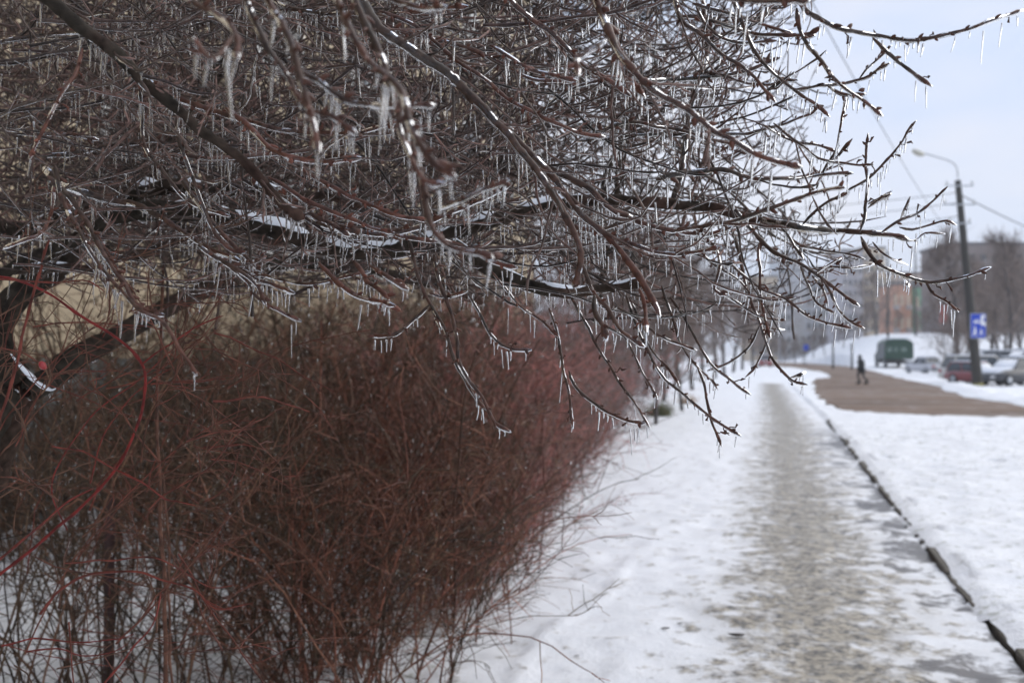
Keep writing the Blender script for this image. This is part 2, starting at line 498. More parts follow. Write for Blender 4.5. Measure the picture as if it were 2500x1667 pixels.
grid_sheet('snowy_ground', axis(-1800, 1800, -5, 9, .09, 1.07), axis(-60, 2400, 1.5, 16, .09, 1.025, 50), ground_z, M['ground'])
xs = np.linspace(0, 1, 60)
ys = np.concatenate([np.arange(-3, 3, .15), np.arange(3, 12, .05), np.arange(12, 61, .2)])
T_, Y_ = np.meshgrid(xs, ys, indexing='ij')
X_ = -1.7 + T_ * (kerb_x(Y_) - .01 + 1.7)
Z_ = path_z(X_, Y_) + .004 - .006 * sstep(.03, 0, T_)
i = (np.arange(len(xs) - 1)[:, None] * len(ys) + np.arange(len(ys) - 1)[None]).ravel()
tag(link_mesh('path', quad_mesh('path', np.stack([X_, Y_, Z_], -1).reshape(-1, 3), np.stack([i, i + len(ys), i + len(ys) + 1, i + 1], -1)), M['path']), kind='structure')

bm = bmesh.new()
vs = [bm.verts.new((p[0], p[1], 0.0)) for p in ROAD]
bm.faces.new(vs); bmesh.ops.triangulate(bm, faces=bm.faces[:])
bmesh.ops.recalc_face_normals(bm, faces=bm.faces[:])
tag(bm_obj('road', bm, M['road']), kind='structure')

# kerb: single stones, each slightly out of line
kerb = empty('kerb', (1.4, 5, 0)); tag(kerb, kind='structure')
M['kerb'] = simple('dirty_kerb_concrete', (.085, .074, .058), .8, noise=.6, scale=14, bump=.8)
bm = bmesh.new(); box(bm, 0, .13, 0, .985, -.15, .042, .012); proto = None
y = 1.0
while y < 26:
    x = float(kerb_x(np.array(y)))
    if proto is None:
        o = bm_obj('kerb_stone', bm, M['kerb'], kerb); proto = o
    else:
        o = proto.copy(); COL.objects.link(o)
    o.location = (x - 1.4 + random.uniform(-.012, .012), y - 5, random.uniform(-.012, .01))
    o.rotation_euler = (random.uniform(-.01, .01), 0, -.012 + random.uniform(-.012, .012))
    y += 1.0
# snow lip lying on the kerb
ys = np.arange(1.0, 26, .05); ts = np.linspace(0, 1, 9)
T2, Y2 = np.meshgrid(ts, ys, indexing='ij')
cov_ = sstep(.02, .22, vnoise(Y2, Y2 * 0, .62, 11) + vnoise(Y2, Y2 * 0, .17, 12) * .7)
edge = kerb_x(Y2) + .012 + .05 * np.maximum(0, vnoise(Y2, Y2 * 0, .3, 14)) - .07 * cov_
X2 = edge + T2 * (kerb_x(Y2) + .45 - edge)
Z2 = (.036 - .05 * cov_ * sstep(.2, 0, T2)) + .038 * np.sqrt(np.clip(T2 * 5, 0, 1)) + (ground_z(X2, Y2) - .06) * .8 * T2 + .012 * vnoise(X2, Y2, .12, 13)
i = (np.arange(len(ts) - 1)[:, None] * len(ys) + np.arange(len(ys) - 1)[None]).ravel()
lip = link_mesh('snow_lip', quad_mesh('snow_lip', np.stack([X2 - 1.4, Y2 - 5, Z2], -1).reshape(-1, 3), np.stack([i, i + len(ys), i + len(ys) + 1, i + 1], -1)), M['ground'], kerb)

# sparse grass blades poking through the verge snow
NB = 6000
gx = rng.uniform(1.9, 11, NB); gy = 4 + rng.random(NB) ** .8 * 20
cl = vnoise(gx, gy, 1.1, 21) + vnoise(gx, gy, .4, 22)
k = cl > .12; gx, gy = gx[k], gy[k]; NB = len(gx)
gz = ground_z(gx, gy)
H = rng.uniform(.02, .055, NB); a = rng.uniform(0, 6.28, NB); ln = rng.uniform(.2, .9, NB)
P = np.zeros((NB, 4, 3)); Rb = np.zeros((NB, 4))
for j, t in enumerate((0, .35, .7, 1)):
    P[:, j, 0] = gx + np.cos(a) * H * ln * t * t; P[:, j, 1] = gy + np.sin(a) * H * ln * t * t; P[:, j, 2] = gz - .01 + H * t
    Rb[:, j] = .0026 * (1 - .85 * t)
V, Q, T = tubes(P, Rb, 3)
M['grass'] = simple('frozen_grass', (.13, .14, .05), .6, noise=.5, scale=3)
tag(link_mesh('grass_blades', quad_mesh('grass_blades', V, Q), M['grass']), 'thin frozen grass blades poking through the snow right of the kerb', 'grass', kind='stuff')

# dark lumps of litter on the snow near the viewer
def leaf_litter(px, py, s, label, rz):
    p = G(px, py)
    bm = bmesh.new(); bmesh.ops.create_icosphere(bm, subdivisions=2, radius=1)
    for v in bm.verts:
        n_ = vnoise(np.array(v.co.x * 3 + px), np.array(v.co.y * 3 + v.co.z), .8, 31)
        v.co = Vector((v.co.x * s * (1 + n_), v.co.y * s * .38 * (1 + n_), v.co.z * s * .16))
    o = bm_obj('dead_leaf', bm, M['leaf'], smooth=True); o.location = (p[0], p[1], .012); o.rotation_euler = (0, 0, rz)
    tag(o, label, 'dead leaf')
M['leaf'] = simple('wet_dead_leaf', (.045, .035, .028), .5, noise=.5, scale=40)
leaf_litter(1625, 1537, .03, 'curled black leaf lying on the snow left of the trodden strip', .3)
leaf_litter(1800, 1553, .05, 'long brown leaf at the left edge of the trodden strip', .1)
leaf_litter(1660, 1525, .02, 'small dark leaf fragment beside the curled black leaf', .5)

# ------------------------------------------------------------------ apartment block behind the hedge
M['cream'] = simple('cream_render', (.37, .30, .205), .85, noise=.12, scale=.8)
M['plinth'] = simple('grey_plinth', (.10, .11, .11), .85, noise=.2, scale=1.5)
M['win_frame'] = simple('white_window_frame', (.62, .62, .60), .5)
M['dark_glass'] = simple('window_glass', (.03, .035, .04), .08, noise=.2, spec=.8)
WX = -7.0
blk = empty('apartment_block', (WX, 12, 0))
tag(blk, 'cream apartment block with a grey plinth behind the hedge on the left', 'building')
bm = bmesh.new(); box(bm, -12, 0, -22, 19, 1.62, 16)
bm_obj('wall', bm, M['cream'], blk)
bm = bmesh.new(); box(bm, -12, .06, -22, 19.02, -.5, 1.615)
bm_obj('plinth', bm, M['plinth'], blk)
bm = bmesh.new(); box(bm, -12.3, .35, -22.3, 19.3, 16.003, 16.35)
bm_obj('roof', bm, M['plinth'], blk)
pw = None
for fl in range(4):
    for wi in range(9):
        yy = -12 + wi * 3.4
        if pw is None:
            bm = bmesh.new()
            for q in ((-.75, -.68, -.75, .75), (.68, .75, -.75, .75), (-.679, .679, .68, .75), (-.679, .679, -.75, -.68), (-.03, .03, -.679, .679)):
                box(bm, -.02, .05, q[0], q[1], q[2], q[3])
            pw = bm_obj('window', bm, M['win_frame'], blk)
            bm = bmesh.new(); box(bm, -.01, .012, -.675, .675, -.675, .675)
            pg = bm_obj('pane', bm, M['dark_glass'], pw); w = pw
        else:
            w = pw.copy(); COL.objects.link(w)
            g2 = pg.copy(); COL.objects.link(g2); g2.parent = w
        w.location = (.0, yy, 2.95 + 1.4 + fl * 2.8 - .5)
# panel joints of the facade
bm = bmesh.new()
for fl in range(5): box(bm, .002, .02, -22, 19, 2.9 + fl * 2.8 - .03, 2.9 + fl * 2.8)
for c in range(12): box(bm, .002, .02, -22 + c * 3.4 + .2, -22 + c * 3.4 + .23, 1.63, 15.9)
tag(bm_obj('panel_joint', bm, M['plinth'], blk), kind='stuff')

# ------------------------------------------------------------------ far buildings
def far_block(name, px0, px1, ytop, d, depth, cm, label, cat='building', rows=6, cols=6, roof=None, z0=0.0, wm='dark_glass', rz=None):
    a = at_depth(px0, d); b = at_depth(px1, d)
    wdt = (b - a).length
    top = CAM_H + (868 - ytop) / F * d
    c = (a + b) / 2
    e = empty(name, (c.x, c.y, z0), YAW if rz is None else rz)
    tag(e, label, cat)
    bm = bmesh.new(); box(bm, -wdt / 2, wdt / 2, 0, depth, -1 - z0, top - z0); bm_obj('wall', bm, cm, e)
    bm = bmesh.new(); box(bm, -wdt / 2 - .3, wdt / 2 + .3, -.3, depth + .3, top - z0 + .004, top - z0 + .5); bm_obj('roof', bm, roof or M['roof'], e)
    bm = bmesh.new()
    for r_ in range(rows):
        for k_ in range(cols):
            cx = -wdt / 2 + (k_ + .5) * wdt / cols; cz = 1.2 + (r_ + .5) * (top - z0 - 2) / rows
            ww = wdt / cols * .26; hh = (top - z0 - 2) / rows * .24
            box(bm, cx - ww, cx + ww, -.05, .1, cz - hh, cz + hh)
    tag(bm_obj('window', bm, M[wm], e), kind='stuff')
    bm = bmesh.new()
    for k_ in range(0, cols, 2):
        cx = -wdt / 2 + (k_ + .5) * wdt / cols
        for r_ in range(rows):
            cz = 1.2 + (r_ + .5) * (top - z0 - 2) / rows - (top - z0 - 2) / rows * .4
            box(bm, cx - wdt / cols * .42, cx + wdt / cols * .42, -1.0, -.06, cz, cz + .9)
    tag(bm_obj('balcony', bm, M['balcony'], e), kind='stuff')
    return e
M['roof'] = simple('dark_roof', (.12, .115, .12), .8)
M['balcony'] = simple('balcony_panel', (.34, .31, .30), .8, noise=.3, scale=.4)
M['b_grey'] = simple('grey_block', (.38, .36, .38), .85, scale=.3)
M['b_blue'] = simple('bluish_block', (.46, .47, .50), .85, scale=.3)
M['b_cream'] = simple('cream_block', (.55, .45, .33), .85, scale=.3)
M['b_brown'] = simple('brown_block', (.21, .175, .165), .85, noise=.3, scale=.2)
M['b_tan'] = simple('tan_block', (.42, .34, .28), .85, scale=.3)
M['b_orange'] = simple('orange_shop', (.50, .27, .18), .8, scale=.3)
M['b_green'] = simple('green_shop', (.16, .34, .22), .8, scale=.3)
M['red_sign'] = simple('red_banner', (.48, .045, .035), .6, scale=.5)
far_block('tower_block', 2330, 2680, 598, 175, 14, M['b_brown'], 'dark brown apartment block behind the bare trees at the right edge', rows=6, cols=12)
far_block('tower_block', 2058, 2108, 612, 270, 14, M['b_grey'], 'grey tower block in the centre distance, beside the cream one', rows=9, cols=4)
far_block('tower_block', 2110, 2162, 606, 274, 14, M['b_cream'], 'cream tower block standing right of the grey tower', rows=9, cols=4)
far_block('tower_block', 2164, 2260, 668, 280, 14, M['b_tan'], 'tan lower block behind the orange shop front', rows=6, cols=8)
far_block('tower_block', 1968, 2052, 655, 300, 14, M['b_blue'], 'blue grey block left of the grey tower in the distance', rows=7, cols=6)
far_block('tower_block', 1905, 1962, 618, 330, 14, M['b_blue'], 'tall pale blue tower with dark balconies behind the twigs', rows=9, cols=4)
far_block('tower_block', 1835, 1900, 676, 300, 14, M['b_cream'], 'cream low block leftmost among the distant houses', rows=5, cols=5)
far_block('shop_building', 2180, 2226, 696, 215, 8, M['b_orange'], 'small orange fronted building in the centre distance', rows=3, cols=3, wm='b_cream')
far_block('shop_building', 2232, 2264, 702, 218, 8, M['b_green'], 'small green fronted building right of the orange one', rows=3, cols=2, wm='b_cream')
p = at_depth(2304, 150)
e = empty('red_banner', p); e.rotation_euler = (0, 0, YAW); tag(e, 'red vertical banner on a post among the far trees', 'sign')
bm = bmesh.new(); box(bm, -.55, .55, -.06, .06, 6.6, 9.3, .02); bm_obj('panel', bm, M['red_sign'], e)
bm = bmesh.new(); box(bm, -.08, .08, .07, .2, 0, 9.4); bm_obj('post', bm, M['trunk_far'], e)

# ------------------------------------------------------------------ far bare trees
def march(p0, d0, L, K, wob=.12, grav=0.0, lift=0.0, rg=rng):
    """N curves of K points: wobble, sag early and lift towards the tip"""
    N = len(p0); P = np.zeros((N, K, 3)); P[:, 0] = p0; d = norm(d0.copy()); st = (L / (K - 1))[:, None]
    for k in range(1, K):
        t = k / (K - 1)
        d = d + rg.standard_normal((N, 3)) * wob
        d[:, 2] += -grav * (1 - t) + lift * t
        d = norm(d); P[:, k] = P[:, k - 1] + d * st
    return P

def sidedirs(P, idx, t, ang, rg, updown=0.0):
    """start points and directions of laterals on curve idx at fraction t"""
    K = P.shape[1]; f = t * (K - 1); i0 = np.minimum(f.astype(int), K - 2); w = (f - i0)[:, None]
    p = P[idx, i0] * (1 - w) + P[idx, i0 + 1] * w
    tg = norm(P[idx, i0 + 1] - P[idx, i0])
    r = norm(np.cross(tg, rg.standard_normal(tg.shape)))
    d = tg * np.cos(ang)[:, None] + r * np.sin(ang)[:, None]
    d[:, 2] += updown
    return p, norm(d)

def bare_tree_meshes(seed, h, droop=0.0, spread=.6):
    rg = np.random.default_rng(seed)
    trunk = march(np.zeros((1, 3)), np.array([[0, 0, 1.0]]), np.array([h * .9]), 12, .05, rg=rg)
    bag_t, bag_c = Bag(), Bag()
    rt = h * .017 * np.linspace(1, .12, 12)[None]; V, Q, T = tubes(trunk, rt, 7, np.array([.1])); bag_t.add(V, Q, T)
    n1 = 26; t1 = rg.uniform(.18, .98, n1); p, d = sidedirs(trunk, np.zeros(n1, int), t1, rg.uniform(.5, 1.1, n1), rg, .25)
    L1 = h * spread * (1.1 - t1) * rg.uniform(.6, 1.0, n1)
    A = march(p, d, L1, 8, .12, lift=.10 - droop, rg=rg); r1 = (h * .006 * (1.25 - t1))[:, None] * np.linspace(1, .25, 8)[None]
    V, Q, T = tubes(A, r1, 5, rg.random(n1)); bag_c.add(V, Q, T)
    n2 = n1 * 11; i2 = rg.integers(0, n1, n2); t2 = rg.uniform(.15, 1, n2); p, d = sidedirs(A, i2, t2, rg.uniform(.4, 1.0, n2), rg, .1 - droop)
    B = march(p, d, np.maximum(.3, L1[i2] * rg.uniform(.25, .5, n2)), 5, .12, lift=.08 - droop, rg=rg)
    V, Q, T = tubes(B, h * .0021 * np.linspace(1, .4, 5)[None] * np.ones((n2, 1)), 3, rg.random(n2)); bag_c.add(V, Q, T)
    n3 = n2 * 7; i3 = rg.integers(0, n2, n3); t3 = rg.uniform(.1, 1, n3); p, d = sidedirs(B, i3, t3, rg.uniform(.3, .9, n3), rg, -droop)
    Cc = march(p, d, h * rg.uniform(.03, .085, n3) * (1 + 3 * droop), 4, .15, lift=.06 - droop, rg=rg)
    V, Q, T = tubes(Cc, h * .0010 * np.linspace(1, .6, 4)[None] * np.ones((n3, 1)), 3, rg.random(n3)); bag_c.add(V, Q, T)
    a, b = bag_t.mesh('trunk'), bag_c.mesh('crown')
    a.materials.append(M['trunk_far']); b.materials.append(M['far_bark'])
    return a, b
TREES = [bare_tree_meshes(101, 10), bare_tree_meshes(102, 10, spread=.45), bare_tree_meshes(103, 10, spread=.8), bare_tree_meshes(104, 10, droop=.10, spread=.42)]

def far_tree(px, d, h, v, label, group, z=None, rz=None, name='bare_tree'):
    p = at_depth(px, d)
    zz = float(hill(np.array(p.x), np.array(p.y))) if z is None else z
    e = empty(name, (p.x, p.y, zz - .05), random.uniform(0, 6.28) if rz is None else rz)
    e.scale = (h / 10,) * 3
    tag(e, label, 'tree', group)
    link_mesh('trunk', TREES[v][0], None, e)
    tag(link_mesh('crown', TREES[v][1], None, e), kind='stuff')
    return e

far_tree(2338, 80, 13.6, 3, 'tall poplar with drooping iced twigs directly behind the lamp post', None)
right_px = [(2415, 95, 12.6, 0), (2440, 118, 14, 1), (2468, 88, 13.2, 2), (2495, 120, 14.5, 0), (2535, 92, 14, 2), (2380, 125, 12, 1), (2570, 110, 13, 1), (2452, 140, 15, 0), (2358, 105, 9.5, 1)]
for q in right_px: far_tree(*q, 'tall bare tree on the snowy rise in front of the dark brown block', 'bare trees on the rise at the right')
for i_ in range(20):
    px = 1850 + i_ * 24 + random.uniform(-9, 9); d = random.uniform(180, 225)
    far_tree(px, d, random.uniform(5, 8.5), i_ % 3, 'bare grey tree in the row far behind the snow bank', 'far row of bare trees behind the snow bank')
left_px = [(1480, 27, 5.2, 0), (1530, 33, 6, 2), (1575, 40, 7, 0), (1620, 36, 5.5, 2), (1650, 52, 8, 1), (1690, 48, 6.4, 0), (1715, 62, 8.5, 2), (1745, 72, 9, 0), (1768, 85, 9.5, 2), (1790, 98, 10, 1), (1812, 115, 10, 0), (1555, 60, 10, 1), (1500, 50, 10, 0), (1440, 42, 9, 2), (1838, 135, 11, 2), (1862, 150, 10, 0), (1600, 24, 3.3, 2), (1665, 30, 3.6, 0)]
for q in left_px: far_tree(*q, 'bare grey tree standing left of the path beyond the hedge', 'bare trees along the left of the path')
far_tree(2322, 62, 4.2, 2, 'small young bare tree between the white car and the lamp post', None)
far_tree(2140, 175, 11.5, 2, 'dark round crowned tree in front of the cream tower', None)
# small evergreen and dry tufts at the far left edge of the path
def tuft(px, py, s, col, label, cat, n=260):
    p = G(px, py); rg = np.random.default_rng(int(px))
    q = np.zeros((n, 3)); q[:, :2] = rg.normal(0, s * .35, (n, 2))
    d = np.stack([rg.normal(0, .6, n), rg.normal(0, .6, n), np.ones(n)], -1)
    P = march(q, d, s * rg.uniform(.5, 1.2, n), 5, .2, rg=rg)
    V, Q, T = tubes(P, .004 * np.linspace(1, .4, 5)[None] * np.ones((n, 1)), 3, rg.random(n))
    o = link_mesh(cat.replace(' ', '_'), quad_mesh('tuft', V, Q, T), simple(cat, col, .7, noise=.4, scale=8)); o.location = (p[0], p[1], 0)
    tag(o, label, cat)
tuft(1610, 1015, .42, (.11, .12, .05), 'low green brown bush beside the end of the hedge', 'low bush', 700)
tuft(1680, 985, .36, (.40, .25, .13), 'dry orange grass tuft left of the path beyond the low bush', 'grass tuft', 260)

# ------------------------------------------------------------------ lamp post, sign, cables
M['pole'] = simple('weathered_concrete', (.048, .045, .040), .85, noise=.35, scale=3)
M['galv'] = simple('galvanised_steel', (.42, .44, .46), .45, metal=.3)
M['lamp'] = simple('lamp_glass', (.52, .50, .42), .35)
M['blue'] = simple('sign_blue', (.006, .05, .46), .45, noise=.03)
M['white'] = simple('sign_white', (.80, .80, .80), .5, noise=.02)
M['black'] = simple('black_rubber', (.02, .02, .02), .8)
DP = 53.0
pb = at_depth(2387, DP); lean = (2387 - 2341) / F * DP
H_pole = CAM_H + (868 - 440) / F * DP
post = empty('lamp_post', pb, YAW)
tag(post, 'dark concrete lamp post with a curved arm and blue sign, leaning left', 'lamp post')
zz = np.linspace(-.2, H_pole, 10)
tube_obj('pole', [(-lean * z / H_pole, 0, z) for z in zz], np.linspace(.27, .155, 10), M['pole'], post, 10)
tx = -lean
s_ = DP / F
arm = [(tx, 0, H_pole - .3), (tx, 0, H_pole + .35), (tx - .08, 0, H_pole + .75), (tx - .45, 0, H_pole + 1.05), (tx - 80 * s_, 0, H_pole + 66 * s_)]
tube_obj('arm', catmull([(a, c, b) for a, b, c in arm], .2)[:, [0, 2, 1]], .04, M['galv'], post, 7)
bm = bmesh.new(); bmesh.ops.create_uvsphere(bm, u_segments=14, v_segments=8, radius=1)
for v in bm.verts: v.co = Vector((v.co.x * .38, v.co.y * .17, v.co.z * (.12 if v.co.z > 0 else .2)))
o = bm_obj('lamp_head', bm, M['lamp'], post, True); o.location = (tx - 80 * s_ - .35, 0, H_pole + 69 * s_); o.rotation_euler = (0, R(22), 0)
bm = bmesh.new()
for (zr, w_) in ((-.35, .75), (-1.35, .85), (-2.35, .6)):
    box(bm, tx - w_, tx + w_, -.22, -.16, H_pole + zr, H_pole + zr + .07)
bm_obj('crossarm', bm, M['galv'], post)
for (zr, w_) in ((-.35, .75), (-1.35, .85), (-2.35, .6)):
    for sx in (-1, 1):
        bm = bmesh.new(); box(bm, tx + sx * (w_ - .08) - .05, tx + sx * (w_ - .08) + .05, -.24, -.14, H_pole + zr + .07, H_pole + zr + .3, .02)
        bm_obj('insulator', bm, M['win_frame'], post)
bm = bmesh.new(); bmesh.ops.create_cone(bm, segments=12, radius1=.285, radius2=.28, depth=.16, cap_ends=True)
M['yellow'] = simple('faded_yellow_paint', (.28, .25, .09), .7)
o = bm_obj('yellow_band', bm, M['yellow'], post); o.location = (0, 0, .12)
# the blue residential-zone board
zc = CAM_H + (868 - 796) / F * DP; xc = (2381 - 2387) * s_
sg = empty('zone_sign', pb + Vector((math.cos(YAW) * xc + math.sin(YAW) * .33, math.sin(YAW) * xc - math.cos(YAW) * .33, zc)), YAW)
tag(sg, 'blue rectangular sign with white house, car and walkers on the lamp post', 'road sign')
bm = bmesh.new(); box(bm, -.42, .42, -.02, .02, -.66, .66, .01); bm_obj('border', bm, M['galv'], sg)
bm = bmesh.new(); box(bm, -.385, .385, -.03, -.021, -.625, .625); bm_obj('board', bm, M['blue'], sg)
def flat(name, polys, m, parent, y0, y1):
    bm = bmesh.new()
    for pl in polys:
        vs = [bm.verts.new((x, y0, z)) for x, z in pl]; f = bm.faces.new(vs)
        r = bmesh.ops.extrude_face_region(bm, geom=[f])
        for v in [g for g in r['geom'] if isinstance(g, bmesh.types.BMVert)]: v.co.y = y1
    bmesh.ops.recalc_face_normals(bm, faces=bm.faces[:])
    return bm_obj(name, bm, m, parent)
flat('house_symbol', [[(.13, .20), (.13, .42), (.10, .42), (.2, .58), (.33, .58), (.36, .44), (.28, .44), (.28, .20)], [(.12, .06), (.38, -.02), (.38, .2), (.12, .2)]], M['white'], sg, -.034, -.0305)
flat('car_symbol', [[(-.24, .14), (-.24, .25), (-.18, .27), (-.14, .34), (.0, .34), (.04, .27), (.07, .25), (.07, .14)]], M['white'], sg, -.034, -.0305)
flat('car_window_symbol', [[(-.16, .25), (-.12, .31), (-.02, .31), (.02, .25)]], M['blue'], sg, -.037, -.0345)
for sx, sc in ((-.18, 1.0), (.15, .72)):
    z0 = -.42
    flat('walker_symbol', [[(sx - .045 * sc, z0 + .30 * sc), (sx + .04 * sc, z0 + .30 * sc), (sx + .10 * sc, z0 + .12 * sc), (sx + .05 * sc, z0 + .1 * sc), (sx + .11 * sc, z0 - .1 * sc), (sx + .04 * sc, z0 - .1 * sc), (sx, z0 + .03 * sc), (sx - .09 * sc, z0 - .1 * sc), (sx - .14 * sc, z0 - .08 * sc), (sx - .05 * sc, z0 + .1 * sc)],
                           [(sx - .035 * sc, z0 + .32 * sc), (sx + .035 * sc, z0 + .32 * sc), (sx + .045 * sc, z0 + .37 * sc), (sx, z0 + .41 * sc), (sx - .045 * sc, z0 + .37 * sc)]], M['white'], sg, -.034, -.0305)

def cable(a, b, sag, label, r=.02, group=None):
    t = np.linspace(0, 1, 24)[:, None]
    P = a * (1 - t) + b * t; P[:, 2] -= (sag * 4 * t * (1 - t))[:, 0]
    o = tube_obj('overhead_cable', P, r, M['black'], S=5); tag(o, label, 'cable', group)
cable(U(1958, -40, 22.), U(2300, 545, 60.), .3, 'single dark cable running steeply down the sky behind the twigs', .012)
cable(U(2350, 478, DP), U(2700, 625, 75.), .3, 'cable leaving the lamp post down to the right edge', .03)
for a, b, c in ((470, 505, 0), (495, 540, 1), (528, 590, 2)):
    cable(U(2341, a, DP), U(1400, b, 95.), .8, 'one of the thin parallel cables running left from the lamp post', .018, 'parallel cables left of the lamp post')

# far street furniture
def thin_post(px, d, ytop, label, w=.07):
    p = at_depth(px, d); zb = float(hill(np.array(p.x), np.array(p.y))); zt = CAM_H + (868 - ytop) / F * d
    o = tube_obj('street_pole', [(0, 0, -.1), (0, 0, (zt - zb) * .5), (0, 0, zt - zb)], [w, w * .9, w * .8], M['pole'], S=7); o.location = (p.x, p.y, zb); tag(o, label, 'pole')
thin_post(2080, 118, 838, 'short dark pole just left of the walking person', .14)
thin_post(2034, 122, 832, 'short grey pole left of the walker, further along the bank', .13)
thin_post(2168, 160, 610, 'tall street pole left of the orange building', .2)
thin_post(2236, 165, 600, 'tall street pole right of the orange building', .16)
thin_post(2310, 170, 650, 'dark street pole beside the red banner', .2)
p = at_depth(1968, 150); o = empty('far_sign', p, YAW); tag(o, 'tiny blue road sign far off left of the bank', 'road sign')
bm = bmesh.new(); box(bm, -.4, .4, -.03, .03, 2.4, 3.3, .02); bm_obj('panel', bm, M['blue'], o)
tube_obj('post', [(0, .1, 0), (0, .1, 1.6), (0, .1, 3.2)], .05, M['pole'], o, 6)

# ------------------------------------------------------------------ vehicles
def loft(bm, rings):
    R_ = [[bm.verts.new(p) for p in r] for r in rings]
    for a, b in zip(R_[:-1], R_[1:]):
        for i in range(len(a)): bm.faces.new((a[i], a[(i + 1) % len(a)], b[(i + 1) % len(a)], b[i]))
    bm.faces.new(R_[0][::-1]); bm.faces.new(R_[-1])
    bmesh.ops.recalc_face_normals(bm, faces=bm.faces[:])

def wheel(parent, x, y, r=.32):
    t = empty('wheel', (x, y, r), 0, parent)
    bm = bmesh.new(); bmesh.ops.create_cone(bm, segments=20, radius1=r, radius2=r, depth=.2, cap_ends=True, matrix=Matrix.Rotation(R(90), 4, 'X'))
    bmesh.ops.bevel(bm, geom=[e for e in bm.edges if abs(e.calc_length() - .2) > .03], offset=.03, segments=2, affect='EDGES')
    o = bm_obj('wheel', bm, M['black'], parent, True); o.location = (x, y, r)
    COL.objects.unlink(t); bpy.data.objects.remove(t)
    s = 1 if y > 0 else -1
    bm = bmesh.new(); bmesh.ops.create_cone(bm, segments=14, radius1=r * .6, radius2=r * .5, depth=.03, cap_ends=True, matrix=Matrix.Rotation(R(-90 * s), 4, 'X'))
    q = bm_obj('rim', bm, M['galv'], o, True); q.location = (0, s * .112, 0)

